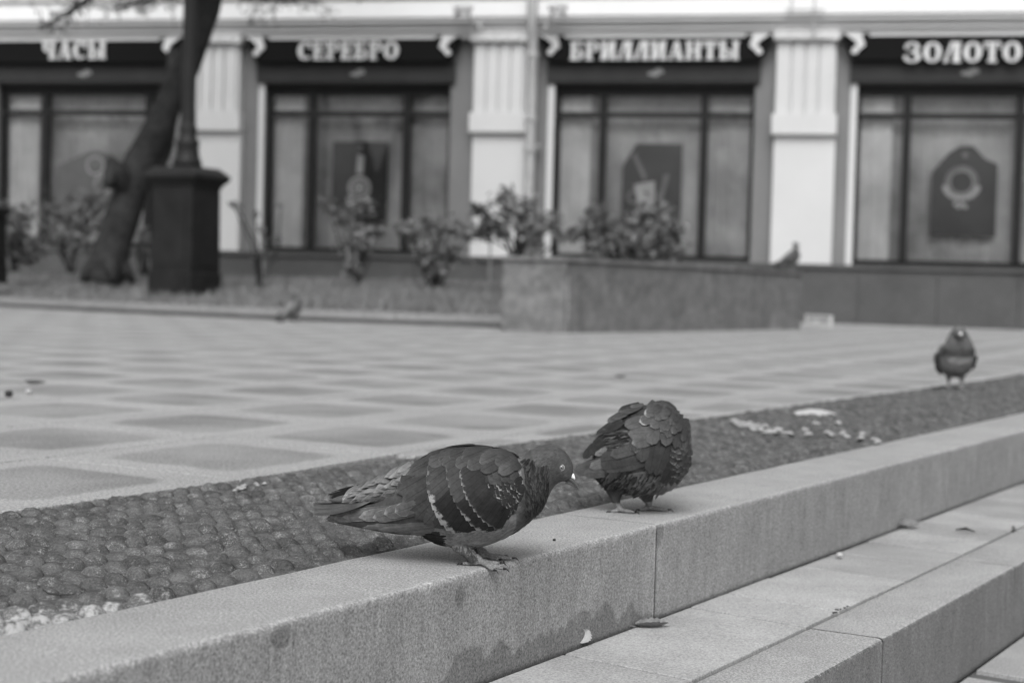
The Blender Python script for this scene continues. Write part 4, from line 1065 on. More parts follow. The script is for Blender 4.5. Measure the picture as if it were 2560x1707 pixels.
# ---------------------------------------------------------------- main pigeon
KS = 7361.0
def PL(x, y, dep=0.0):      # plan units -> local metres (x forward, y lateral, z up)
    return Vector(((x - 1420) / KS, dep / KS, (1035 - y) / KS))
side_tab = [(200, 640, 700, 70, .15), (400, 565, 745, 110, .18), (600, 470, 775, 165, .22), (700, 380, 795, 215, .3), (780, 300, 800, 265, .38), (900, 225, 810, 330, .45),
            (1050, 150, 830, 395, .5), (1200, 105, 850, 430, .5), (1350, 90, 850, 445, .5), (1500, 100, 830, 430, .5), (1620, 125, 790, 385, .5), (1720, 170, 730, 310, .5), (1800, 240, 640, 230, .5)]
def side(x, y):
    T, B, w, p = lerp_tab(side_tab, x); c = (T + B) / 2; h = (B - T) / 2; q = (y - c) / h
    return w * max(0.015, 1 - q * q) ** p if abs(q) < 1 else w * .015 ** p
def topw(x): return lerp_tab(side_tab, x)[0]
stations = [((520, 445), (560, 540), 50), ((640, 375), (700, 570), 100), ((760, 315), (800, 640), 190), ((880, 255), (900, 730), 270), ((1000, 190), (1010, 830), 335), ((1120, 130), (1120, 885), 385),
            ((1250, 100), (1260, 925), 412), ((1380, 92), (1390, 920), 420), ((1500, 105), (1520, 885), 405), ((1600, 130), (1640, 835), 365), ((1680, 160), (1760, 770), 312), ((1735, 182), (1850, 695), 260),
            ((1768, 185), (1925, 615), 210), ((1795, 170), (1978, 530), 172), ((1835, 132), (2008, 465), 146), ((1895, 97), (2040, 412), 130), ((1970, 82), (2085, 384), 122), ((2055, 92), (2125, 378), 110),
            ((2125, 138), (2152, 374), 84), ((2172, 205), (2168, 362), 55), ((2192, 265), (2178, 345), 28)]
foot = on_z(1193, 1414)
pig = empty('pigeon', foot + Vector((0, .02, 0)), 'pigeon in profile stooping on the kerb edge, beak to the right, sharp in front', 'pigeon', rot=(0, -0.027, 0))
sh = MB()
sh.loft([(PL(*t), PL(*b), w / KS) for t, b, w in stations], 32)
V3 = Vector
def L3(x, y, dep): return PL(x, y, 0) + V3((0, dep, 0))
# thighs and legs, toes
legA = [L3(1270, 850, -.022), L3(1345, 925, -.023), L3(1395, 985, -.022), V3((-.001, -.021, .0105)), V3((.0035, -.0205, .005))]
sh.tube(legA, [.010, .0060, .0046, .0040, .0044], 10)
legB = [L3(1330, 830, .020), L3(1400, 905, .020), L3(1445, 965, .019), V3((.0065, .019, .0095)), V3((.009, .019, .005))]
sh.tube(legB, [.010, .0056, .0044, .0038, .0043], 10)
toes = []
def toe(o, dx, dy, L_, down=0.0, r=.0031):
    d = V3((dx, dy, 0)).normalized(); P = [o, o + d * L_ * .35 + V3((0, 0, -.0012)), o + d * L_ * .7 + V3((0, 0, -.0022 + down * .4)), o + d * L_ + V3((0, 0, -.0026 + down))]
    sh.tube(P, [r * 1.2, r, r * .95, r * .62], 8); toes.append((P[-1], (P[-1] - P[-2]).normalized()))
oA = V3((.003, -.0205, .0048)); oB = V3((.009, .019, .0048))
toe(oA, .95, -.52, .029, -.003); toe(oA, .80, -.85, .022, -.004); toe(oA, 1.0, .20, .022); toe(oA, -1.0, .12, .019)
toe(oB, 1.0, -.10, .029); toe(oB, .9, .5, .022); toe(oB, .8, -.6, .018); toe(oB, -1.0, -.35, .016)
def tone_main(x, y, z):
    cx_, cy_ = x * KS + 1420, 1035 - z * KS
    n_ = noise.noise(V3((x * 90, y * 90, z * 90)))
    if cx_ > 1850 and cy_ < 480 and cx_ + cy_ * -0.0 > 1850 + max(0, (cy_ - 150)) * .35: return .085 * (1 + .25 * n_)
    if cx_ > 1730:
        t = min(1, max(0, (cx_ - 1730) / 120)); lo_ = .16 * (1 - t) + .06 * t
        if cy_ > 560: lo_ = lo_ * .5 + .075 * .5
        return lo_ * (1 + .5 * n_)
    if cx_ < 1130 and cy_ > 740: return .035 * (1 + .4 * n_)
    if cx_ < 1000 and cy_ < 600: return .21 * (1 + .3 * n_)
    if cy_ > 600: return (.19 + .09 * min(1, max(0, (cy_ - 600) / 300))) * (1 + .2 * n_)
    return .085
def legtest_main(c): return c[2] < .0105 or (c[2] < .0155 and c[0] > -.006 and abs(abs(c[1]) - .020) < .012 and c[2] < .014)
body = solid_body(sh, 'body', pig, tone_main, legtest_main, .0013)
for p, d in toes: claw(body, p, V3((d.x, d.y, 0)).normalized(), .0014)
# eye, cere, beak
for sgn in (-1, 1):
    ey = L3(2090, 257, sgn * .0136)
    mb = MB()
    def disc_sph(mb, c, r, sq, n1=8, n2=16):
        g = []
        for i in range(n1 + 1):
            t = pi * i / n1; g.append([mb.vert(c + V3((r * sin(t) * cos(2 * pi * k / n2), sgn * sq * cos(t), r * sin(t) * sin(2 * pi * k / n2)))) for k in range(n2)])
        for a, b in zip(g, g[1:]):
            for k in range(n2): mb.face((a[k], a[(k + 1) % n2], b[(k + 1) % n2], b[k]))
    disc_sph(mb, ey, .0031, .0024); e_ = mb.build('eye', M_IRIS, body, smooth=True)
    mb = MB(); disc_sph(mb, ey + V3((0, sgn * .0013, 0)), .0013, .00135); mb.build('pupil', M_PUPIL, e_, smooth=True)
    mb = MB(); n_ = 24; mb.tube([ey + V3((cos(2 * pi * k / n_) * .0032, sgn * .0006, sin(2 * pi * k / n_) * .0032)) for k in range(n_ + 1)], .00042, 6); mb.build('eyelid', M_LID, e_, smooth=True)
mb = MB(); mb.loft([(PL(2163, 312), PL(2160, 345), 14 / KS), (PL(2178, 308), PL(2172, 355), 30 / KS), (PL(2193, 320), PL(2190, 362), 32 / KS), (PL(2203, 345), PL(2200, 372), 18 / KS)], 14); mb.build('cere', M_CERE, body, smooth=True)
bk = MB(); bk.loft([(PL(2150, 318), PL(2135, 372), 30 / KS), (PL(2178, 345), PL(2160, 382), 25 / KS), (PL(2203, 372), PL(2186, 398), 19 / KS), (PL(2220, 402), PL(2205, 420), 13 / KS), (PL(2231, 432), PL(2222, 440), 6 / KS), (PL(2230, 455), PL(2227, 457), 2 / KS)], 14)
bo = bk.build('beak', M_BEAK, body, smooth=True)
bk = MB(); bk.loft([(PL(2128, 374), PL(2125, 392), 24 / KS), (PL(2160, 384), PL(2150, 402), 20 / KS), (PL(2185, 402), PL(2176, 416), 14 / KS), (PL(2208, 428), PL(2204, 434), 6 / KS)], 12); bk.build('lower_mandible', M_BEAK, bo, smooth=True)

# tail fan
tl = MB(); tl.loft([(PL(600, 425), PL(640, 520), .006), (PL(300, 500), PL(320, 560), .006), (PL(240, 525), PL(250, 550), .002)], 10)
tail = tl.build('tail', M_FEATH, pig, smooth=True, attrs=True)
def S0(x, y): return 0
for k in range(10):
    q = k - 4.5
    mb = MB(); yc = q * 11 / KS * 1000 / 1000
    # lie nearly flat: width across the bird, gentle roof shape
    base = PL(640, 470) + V3((0, q * .0022, -abs(q) * .0006)); tip = PL(95 + abs(q) * 7, 560 + abs(q) * 6) + V3((0, q * .0062, -abs(q) * .0010 + .0006 * (k % 2)))
    ax = tip - base; lat_ = V3((0, 1, -.18 * (1 if q > 0 else -1))).normalized(); g = []
    for i in range(9):
        s = i / 8; hw = .0082 * fprof(s, 1)
        g.append([mb.vert(base + ax * s + lat_ * (t * hw) + V3((0, 0, .0012 * (1 - t * t) - .004 * sin(pi * s))), (.075 + .02 * (k % 2)) if s > .3 else .18, (s, t, .3)) for t in (-1, -.5, 0, .5, 1)])
    for a, b in zip(g, g[1:]):
        for j in range(4): mb.face((a[j], b[j], b[j + 1], a[j + 1]))
    mb.build('tail_feather', M_FEATH, tail, smooth=True, attrs=True)
# rump down feathers over the tail base
rm = MB(); rr_ = random.Random(5)
for k in range(150):
    x = rr_.uniform(330, 860); lo_ = 560 - (x - 300) * .1; hi_ = 500 - (x - 300) * .45
    y = rr_.uniform(hi_, lo_); wloc = 60 + (x - 300) * .30
    add_feather(rm, lambda a, b_: max(18, wloc * (1 - min(.95, abs((b_ - (lo_ + hi_) / 2) / max(30, (lo_ - hi_) * .75)) ** 2)) ** .5), x, y, radians(180 + rr_.uniform(8, 34)), rr_.uniform(110, 190), rr_.uniform(34, 60), PL, 2 + k * .02, 12 + k * .04, rr_.uniform(.16, .27), .25, 2, 6, 2, side=rr_.choice((-1, -1, 1)))
rm.build('rump_feathers', M_FEATH, pig, smooth=True, attrs=True)

def wing_main(sgn):
    base = MB(); cols = []
    outline = [(225, 655, 690), (400, 590, 725), (600, 540, 762), (760, 470, 790), (850, 330, 795), (1000, 190, 795), (1150, 140, 800), (1300, 125, 805), (1450, 135, 795), (1580, 150, 755), (1680, 190, 690), (1750, 250, 600), (1783, 330, 500)]
    for (x, t, b) in outline:
        cols.append([base.vert(PL(x, t + (b - t) * k / 12, sgn * (side(x, t + (b - t) * k / 12) - 4)), .07, (0, 0, 0)) for k in range(13)])
    for a, b in zip(cols, cols[1:]):
        for k in range(12): base.face((a[k], b[k], b[k + 1], a[k + 1]))
    rnd = random.Random(21)
    # lesser coverts: many small scales, front of the wing, drawn from the rear forwards
    rows = []
    nrow = 11
    for r in range(nrow):
        f = r / (nrow - 1)
        top = (1330 + 330 * f, 270 + 10 * f); mid = (1420 + 325 * f, 520 - 60 * f); bot = (1480 + 240 * f, 760 - 150 * f)
        pts = [(top[0] - 20, top[1]), ((top[0] + mid[0]) / 2 + 12, (top[1] + mid[1]) / 2), mid, ((bot[0] + mid[0]) / 2 + 5, (bot[1] + mid[1]) / 2 + 5), bot]
        n_ = 9 + r // 2
        for k, (x, y) in enumerate(polyres(pts, n_)):
            x += rnd.gauss(0, 9); y += rnd.gauss(0, 7)
            up_ = y < 360
            add_feather(base, side, x, y, radians(180 + 38 + 14 * (y - 300) / 450 + rnd.gauss(0, 5)), 150 - 75 * f, (92 - 40 * f) * (1.15 if up_ else 1), PL, 4 + r * 1.3, 13 + r * 1.3 + rnd.uniform(0, 4),
                        rnd.uniform(.03, .055) * (1.35 if up_ else .85), rnd.uniform(.45, 1.0) if not up_ else rnd.uniform(0, .35), 0, 6, 4, side=sgn, top=topw)
    for k, (x, y) in enumerate(polyres([(1765, 270), (1800, 380), (1803, 460), (1775, 560), (1715, 650), (1630, 730)], 34)):   # pale leading edge fringe
        add_feather(base, lambda a, b_: side(a, b_), x - 22, y, radians(180 + 65), 50, 20, PL, 8, 14, rnd.uniform(.22, .36), .5, 2, 5, 2, side=sgn)
    w = base.build('wing', M_FEATH, pig, smooth=True, attrs=True)
    def F(x, y, ang, L_, w_, o0, o1, tone, rim, kind=0, curve=0, ns=12, nt=6):
        mb = MB(); add_feather(mb, side, x, y, radians(ang), L_, w_, PL, o0, o1, tone, rim, kind, ns, nt, side=sgn, curve=curve, camber=3.0, top=topw if x > 700 else None); mb.build('feather', M_FEATH, w, smooth=True, attrs=True)
    # flight feathers, lowest first
    prim = [(205, 672, 188.5, 900, 80), (232, 655, 189, 860, 84), (345, 652, 191, 760, 86), (478, 650, 194, 640, 88), (592, 648, 197, 540, 92), (684, 612, 202, 470, 96), (775, 590, 207, 400, 100)]
    if sgn < 0: prim = [(x, y, a_, L_, w_ * 1.12) for x, y, a_, L_, w_ in prim]
    if sgn > 0: prim = [(x - 40, y - 155 + .05 * x, a_ + 5, L_ * .9, w_) for x, y, a_, L_, w_ in prim]
    for k, (x, y, a_, L_, w_) in enumerate(prim): F(x, y, a_, L_, w_, -2 + k * 2.6, 2 + k * 4.0, (.125 + .014 * (k % 2)) if sgn < 0 else .02, .7, 1, curve=-.25)
    for k in range(5): F(500 + 130 * k, 738 + k * 14, 187 + k * 1.5, 620 - 60 * k, 60, -8 + k * 1.2, -5 + k * 1.5, .165 + .02 * (k % 2), .3, 1)
    # tertials and secondaries
    for k, (x, y) in enumerate(polyres([(1000, 205), (905, 262), (828, 335), (778, 420), (835, 500), (905, 575), (960, 660), (1090, 705)], 10)):
        F(x, y, 202 + 2.2 * k + (10 if k > 6 else 0), 470, 165, 6 + k * .6, 17 + k * .9, (.050 + .008 * ((k * 7) % 3)), .42 if k in (2, 3, 4, 5) else .25)
    for k, (x, y) in enumerate(polyres([(1105, 175), (1040, 250), (1028, 330), (1042, 440), (1070, 530), (1108, 610), (1150, 690), (1215, 755), (1295, 805)], 12)):
        F(x, y, 207 + 3.2 * k, 330, 140, 16 + k * .5, 27 + k * .8, (.056 if k < 6 else .026), .95 if k > 4 else .6)
    for k, (x, y) in enumerate(polyres([(1180, 255), (1188, 330), (1222, 430), (1262, 515), (1310, 590), (1362, 665), (1432, 735), (1525, 770)], 12)):
        F(x, y, 210 + 3.0 * k, 260, 118, 24 + k * .4, 34 + k * .7, (.058 if k < 5 else .024), .85 if k > 5 else .5)
    for k, (x, y) in enumerate(polyres([(1290, 300), (1310, 380), (1340, 460), (1380, 530), (1430, 600), (1490, 670), (1560, 720)], 10)):
        F(x, y, 214 + 3 * k, 200, 98, 28, 37 + k * .5, .034, .75, ns=8)
    # scapulars along the back
    for k, (x, y, L_, w_, a_) in enumerate(((1012, 168, 250, 110, 196), (1115, 182, 260, 120, 204), (1040, 215, 220, 100, 208), (1200, 160, 240, 110, 200), (1255, 215, 240, 110, 206), (1150, 215, 230, 105, 210), (1300, 165, 250, 110, 198), (1345, 225, 260, 105, 204), (1440, 190, 250, 110, 198), (1450, 250, 240, 105, 204), (1560, 200, 240, 110, 200), (1590, 270, 220, 105, 206), (1680, 240, 200, 100, 206))):
        F(x, y, a_, L_, w_, 20 + k * .8, 32 + k * .8, (.054 + .014 * (k % 3)), .45 if k < 9 else .15)
    return w
wing_main(-1); wing_main(1)

# neck hackles, breast and belly contour feathers laid on the skin
from mathutils.bvhtree import BVHTree
def skin_feathers(bodyo, n_, sampler, seed, name, root, Ks=KS):
    bm_ = bmesh.new(); bm_.from_mesh(bodyo.data); bv = BVHTree.FromBMesh(bm_); rnd = random.Random(seed); mb = MB()
    for _ in range(n_):
        r_ = sampler(rnd)
        if r_ is None: continue
        P, ray_d, flow, L_, w_, o0, o1, tone, rim, kind = r_
        hit, nr, _i, _d = bv.ray_cast(P, ray_d)
        if hit is None: continue
        fl = (flow - nr * flow.dot(nr)).normalized(); lt = nr.cross(fl); g = []
        for i in range(5):
            s = i / 4; hw = w_ / 2 * fprof(s, kind)
            c = hit + fl * (L_ * s)
            n2, nn_, _a, _b = bv.find_nearest(c)
            if n2 is None: break
            row = []
            for t in (-1, 0, 1):
                q = n2 + lt * (t * hw) + nn_ * (o0 + (o1 - o0) * s - .0004 * abs(t)); row.append(mb.vert(q, tone, (s, t, rim)))
            g.append(row)
        for a, b in zip(g, g[1:]):
            for j in range(2): mb.face((a[j], b[j], b[j + 1], a[j + 1]))
    bm_.free()
    return mb.build(name, M_FEATH, root, smooth=True, attrs=True)
def samp_neck(r):
    sgn = r.choice((-1, -1, 1)); t = r.random(); s = r.random()
    x = 1800 + 190 * t + 60 * s * 0; y = 175 + s * 400 + t * 60
    if x > 1990 - max(0, y - 470) * .25 or (x > 1880 and y < 230): return None
    P = PL(x, y, sgn * 900); k = r.random()
    return P, V3((0, -sgn, 0)), V3((-.25 + .55 * s, 0, -1)), .0085 + .004 * k, .0030, .0001, .0012 + .0010 * r.random(), r.choice((.022, .035, .05, .075)), 0.0, 2
skin_feathers(body, 900, samp_neck, 3, 'neck_hackles', body)
def samp_breast(r):
    sgn = r.choice((-1, -1, 1)); x = r.uniform(1180, 1960); y = r.uniform(480, 930)
    if x < 1780 and y < 640 : return None
    P = PL(x, y, sgn * 900); tone = tone_main(*PL(x, y)) * r.uniform(.9, 1.1)
    return P, V3((0, -sgn, 0)), V3((-1, 0, -.55)), .009, .0055, .0, .0006, tone, 0.0, 0
skin_feathers(body, 900, samp_breast, 4, 'breast_feathers', body)
def samp_vent(r):
    sgn = r.choice((-1, -1, 1)); x = r.uniform(960, 1190); y = r.uniform(770, 900)
    P = PL(x, y, sgn * 900)
    return P, V3((0, -sgn, 0)), V3((-1, 0, -.35)), .014, .003, .0002, .0018, r.uniform(.02, .045), 0.0, 2
skin_feathers(body, 320, samp_vent, 6, 'vent_feathers', body)
def samp_thigh(r):
    sgn = r.choice((-1, 1)); x = r.uniform(1190, 1420); y = r.uniform(860, 975)
    P = PL(x, y, sgn * 900)
    return P, V3((0, -sgn, 0)), V3((.05, 0, -1)), .008, .0028, .0, .0009, r.uniform(.10, .18), 0.0, 2
skin_feathers(body, 260, samp_thigh, 8, 'thigh_feathers', body)
def samp_head(r):
    sgn = r.choice((-1, -1, 1)); x = r.uniform(1880, 2160); y = r.uniform(85, 375)
    if (x - 2090) ** 2 + (y - 257) ** 2 < 36 ** 2: return None
    P = PL(x, y, sgn * 900)
    return P, V3((0, -sgn, 0)), V3((-1, 0, -.5 + (y - 200) / 400)), .0035, .0018, .00, .00025, r.uniform(.07, .105), 0.0, 2
skin_feathers(body, 900, samp_head, 9, 'head_feathers', body)

# ---------------------------------------------------------------- preening pigeon seen from behind
K2 = 8515.0
f2 = on_z(1400 + 860 / 4.61, 980 + 1392 / 4.61)
def P2(x, y, dep=0.0): return V3(((x - 860) / K2, dep / K2, (1385 - y) / K2))
pg2 = empty('pigeon', f2 + V3((0, .01, 0)), 'puffed pigeon preening on the kerb behind the first, head hidden, tail to the left', 'pigeon', rot=(0, -0.027, 0))
tab2 = [(380, 560, 980, 130), (440, 500, 1040, 190), (520, 400, 1130, 290), (650, 255, 1165, 420), (800, 165, 1190, 520), (950, 140, 1200, 560), (1100, 135, 1180, 560), (1250, 190, 1150, 500), (1380, 310, 1050, 390), (1460, 430, 940, 260), (1505, 580, 810, 110)]
def side2(x, y):
    T, B, w = lerp_tab(tab2, x); c = (T + B) / 2; h = (B - T) / 2 + 12; q = (y - c) / h
    return w * max(.02, 1 - q * q) ** .5 if abs(q) < 1 else w * .14
sh = MB(); sh.loft([(P2(x, T), P2(x, B), w / K2 * .96) for x, T, B, w in tab2], 30)
# neck and head tucked down on the far side
sh.tube([P2(1150, 420, 250), P2(1230, 330, 520), P2(1240, 420, 720), P2(1190, 560, 760)], [.032, .025, .020, .016], 14)
sh.tube([P2(1200, 500, 760), P2(1160, 610, 770), P2(1120, 680, 740)], [.0165, .0165, .008], 14)
la = [P2(640, 1080, -60), P2(640, 1190, -60), P2(655, 1290, -60), V3((P2(680, 0).x, -.008, .009)), V3((P2(690, 0).x, -.010, .005))]
sh.tube(la, [.018, .009, .0046, .004, .0042], 10)
lb = [P2(1010, 1100, 40), P2(1010, 1220, 40), P2(1035, 1290, 40), V3((P2(1030, 0).x, .012, .009)), V3((P2(1035, 0).x, .012, .005))]
sh.tube(lb, [.018, .010, .0046, .004, .0042], 10)
toes = []
oA = V3((P2(690, 0).x, -.010, .0046)); oB = V3((P2(1040, 0).x, .012, .0046))
toe(oA, 1, -.35, .021); toe(oA, .8, .5, .018); toe(oA, .3, 1, .016); toe(oA, -1, -.1, .013)
toe(oB, 1, -.12, .026); toe(oB, .7, .7, .02); toe(oB, -1, -.35, .014); toe(oB, .2, 1, .014)
def tone2(x, y, z):
    cx_, cy_ = x * K2 + 860, 1385 - z * K2; n_ = noise.noise(V3((x * 90, y * 90, z * 90)))
    if cy_ > 980 and cx_ > 1080: return .20 * (1 + .2 * n_)
    if cy_ > 930: return (.055 if cx_ < 850 else .10) * (1 + .5 * n_)
    if cx_ < 800 and cy_ < 640: return .035 * (1 + .4 * n_)
    return .05 * (1 + .3 * n_)
body2 = solid_body(sh, 'body', pg2, tone2, lambda c: c[2] < .014, .0014)
for p, d in toes: claw(body2, p, V3((d.x, d.y, 0)).normalized(), .0013)
bk = MB(); bk.tube([P2(1125, 675, 745), P2(1100, 740, 700), P2(1080, 800, 640)], [.004, .0028, .0006], 8); bk.build('beak', M_BEAK, body2, smooth=True)
bk = MB(); bk.tube([P2(1135, 655, 790), P2(1120, 690, 770)], [.0025, .003], 8); bk.build('cere', M_CERE, body2, smooth=True)
r2 = random.Random(9)
def top2(x): return lerp_tab(tab2, x)[0]
def F2(par, x, y, ang, L_, w_, o0, o1, tone, rim, kind=0, curve=0, ns=10, nt=5, S=side2):
    mb = MB(); add_feather(mb, S, x, y, radians(ang), L_, w_, P2, o0, o1, tone, rim, kind, ns, nt, side=-1, curve=curve, camber=4, top=top2); return mb.build('feather', M_FEATH, par, smooth=True, attrs=True)
# tail
tb_ = MB(); tb_.loft([(P2(520, 700), P2(540, 860), .02), (P2(300, 790), P2(300, 880), .012), (P2(220, 850), P2(220, 880), .004)], 10)
tail2 = tb_.build('tail', M_FEATH, pg2, smooth=True, attrs=True)
def St(x, y): return 150 + (x - 300) * .35
for k, (x, y, a_, L_, w_, tn, rm_) in enumerate(((262, 752, 232, 330, 92, .045, .25), (335, 700, 222, 260, 80, .05, .2), (150, 905, 192, 480, 130, .07, .1), (170, 880, 198, 470, 110, .085, .1), (255, 925, 187, 480, 120, .10, .15), (330, 850, 203, 420, 110, .12, .1), (390, 700, 205, 300, 70, .2, .2), (430, 665, 203, 260, 60, .17, .2))):
    F2(tail2, x, y, a_, L_, w_, k * 5, 6 + k * 6, tn, rm_, 1, S=St)
# near wing: shell, coverts and quills
base = MB(); cols = []
for (x, t, b) in ((430, 560, 760), (560, 560, 900), (700, 420, 930), (850, 260, 980), (1000, 190, 1020), (1130, 180, 1040), (1260, 230, 1040), (1370, 330, 1000), (1450, 450, 900), (1490, 600, 780)):
    cols.append([base.vert(P2(x, t + (b - t) * k / 12, -(side2(x, t + (b - t) * k / 12) + 2)), .045, (0, 0, 0)) for k in range(13)])
for a, b in zip(cols, cols[1:]):
    for k in range(12): base.face((a[k], b[k], b[k + 1], a[k + 1]))
# small scales on the far shoulder, in columns that hang down
for c_ in range(9):
    for k in range(9):
        x = 1230 + c_ * 31 + r2.gauss(0, 7) - abs(k - 4) * 4 * (c_ / 8); y = 330 + k * 75 + c_ * 12 + r2.gauss(0, 9)
        if y > 1010 - (c_ - 4) * 25: continue
        add_feather(base, side2, x + 20, y, radians(258 + c_ * 2 + r2.gauss(0, 6)), 110, 62, P2, 14 + (8 - k) * 2.0, 30 + (8 - k) * 2.0, r2.uniform(.045, .095), .8 if (k > 3 and r2.random() < .55) else .35, 0, 7, 4, side=-1)
for c_ in range(8):
    for k in range(5):
        x = 1010 + c_ * 58 + r2.gauss(0, 8); y = 195 + k * 62 + max(0, x - 1130) * .66 + r2.gauss(0, 8)
        if x > 1470: continue
        add_feather(base, side2, x - 10, y + 20, radians(222 + c_ * 5 + r2.gauss(0, 7)), 150, 84, P2, 16 + (5 - k) * 3, 40 + (5 - k) * 3, r2.uniform(.055, .105), .5, 0, 7, 4, side=-1)
w2 = base.build('wing', M_FEATH, pg2, smooth=True, attrs=True)
# folded quills pointing to the tail
F2(w2, 385, 795, 196, 600, 200, 10, 26, .085, .15, 1); F2(w2, 470, 850, 192, 520, 130, 4, 14, .11, .15, 1)
F2(w2, 560, 690, 200, 420, 120, 20, 36, .10, .15, 1); F2(w2, 640, 960, 196, 380, 60, 2, 8, .16, .9, 1)
# long secondaries hanging down
for k, (x, y, a_, L_, w_, tn, rm_) in enumerate(((1330, 1040, 268, 560, 110, .04, .3), (1255, 1050, 266, 600, 130, .045, .3), (1190, 1040, 272, 600, 140, .045, .2), (1130, 1040, 282, 660, 150, .042, .6), (1060, 900, 290, 420, 150, .05, .3), (990, 880, 300, 420, 150, .05, .35), (900, 740, 305, 330, 150, .055, .5), (830, 640, 308, 260, 140, .06, .6))):
    F2(w2, x, y, a_ - 0 if a_ < 275 else a_ - 40, L_, w_, 10 + k * 3, 24 + k * 3, tn, rm_, 0)
for k, (x, y, a_, L_, w_, tn, rm_) in enumerate(((790, 540, 200, 380, 165, .065, .5), (752, 435, 186, 340, 150, .075, .35), (965, 470, 225, 190, 150, .07, .2), (1010, 545, 262, 220, 150, .06, .2), (1170, 560, 262, 250, 140, .055, .2), (1110, 400, 215, 280, 120, .065, .35),
        (1190, 470, 250, 210, 105, .06, .3), (1280, 590, 250, 200, 90, .055, .3), (1000, 345, 205, 250, 120, .07, .4), (720, 350, 200, 260, 120, .085, .3), (880, 300, 196, 260, 110, .08, .8), (1150, 390, 235, 190, 105, .06, .5), (1250, 430, 235, 200, 100, .06, .45),
        (1060, 270, 215, 200, 100, .065, .3), (940, 215, 190, 220, 90, .07, .8), (1140, 270, 230, 190, 95, .06, .3), (1230, 330, 225, 200, 95, .055, .35), (1320, 410, 235, 200, 90, .05, .4), (1370, 520, 245, 180, 80, .05, .4), (1040, 190, 200, 160, 80, .055, .2), (1180, 230, 218, 170, 80, .05, .2), (1290, 300, 222, 180, 80, .05, .2))):
    F2(w2, x, y, a_, L_, w_, 34 + k * 1.2, 58 + k * 1.8, tn * 1.35, rm_ + .18)
# far wing edge seen over the back, and left scapulars
fw = MB()
for k, (x, y, a_, L_, w_) in enumerate(((410, 488, 218, 300, 60), (480, 430, 214, 260, 70), (540, 330, 212, 240, 60), (475, 440, 208, 260, 80), (600, 290, 206, 240, 60), (662, 210, 202, 260, 60), (680, 180, 196, 240, 50), (720, 215, 200, 240, 55), (800, 150, 190, 160, 40))):
    add_feather(fw, side2, x, y, radians(a_), L_, w_, P2, 6 + k * 3, 22 + k * 4, .05 + .03 * (k % 3), .35, 1, 8, 3, side=-1)
for k in range(60):    # fine dark rump strands
    x = r2.uniform(470, 700); y = r2.uniform(390, 640); add_feather(fw, side2, x, y, radians(180 + r2.uniform(4, 26)), r2.uniform(160, 240), r2.uniform(18, 34), P2, 2, 14 + r2.uniform(0, 10), r2.choice((.02, .04, .09, .13)), .2, 2, 6, 2, side=-1)
fwo = fw.build('wing', M_FEATH, pg2, smooth=True, attrs=True)
bl = MB()
for k in range(260):   # belly fluff, hanging strands
    x = r2.uniform(440, 1130); y = 960 + r2.random() * 265; 
    if y > 1238 - abs(x - 880) * .25: continue
    add_feather(bl, side2, x, y, radians(238 + r2.gauss(0, 14)), r2.uniform(90, 190), r2.uniform(18, 36), P2, 2, 16 + r2.uniform(0, 14), r2.choice((.04, .07, .12, .17)) * (1 if x > 760 else .6), 0, 2, 6, 2, side=-1)
for k in range(60):
    x = r2.uniform(1090, 1310); y = r2.uniform(1020, 1240 - (x - 1090) * .6)
    add_feather(bl, side2, x, y, radians(250 + r2.gauss(0, 8)), r2.uniform(100, 170), r2.uniform(30, 50), P2, 4, 10, r2.uniform(.18, .26), 0, 2, 6, 2, side=-1)
bl.build('belly_feathers', M_FEATH, body2, smooth=True, attrs=True)

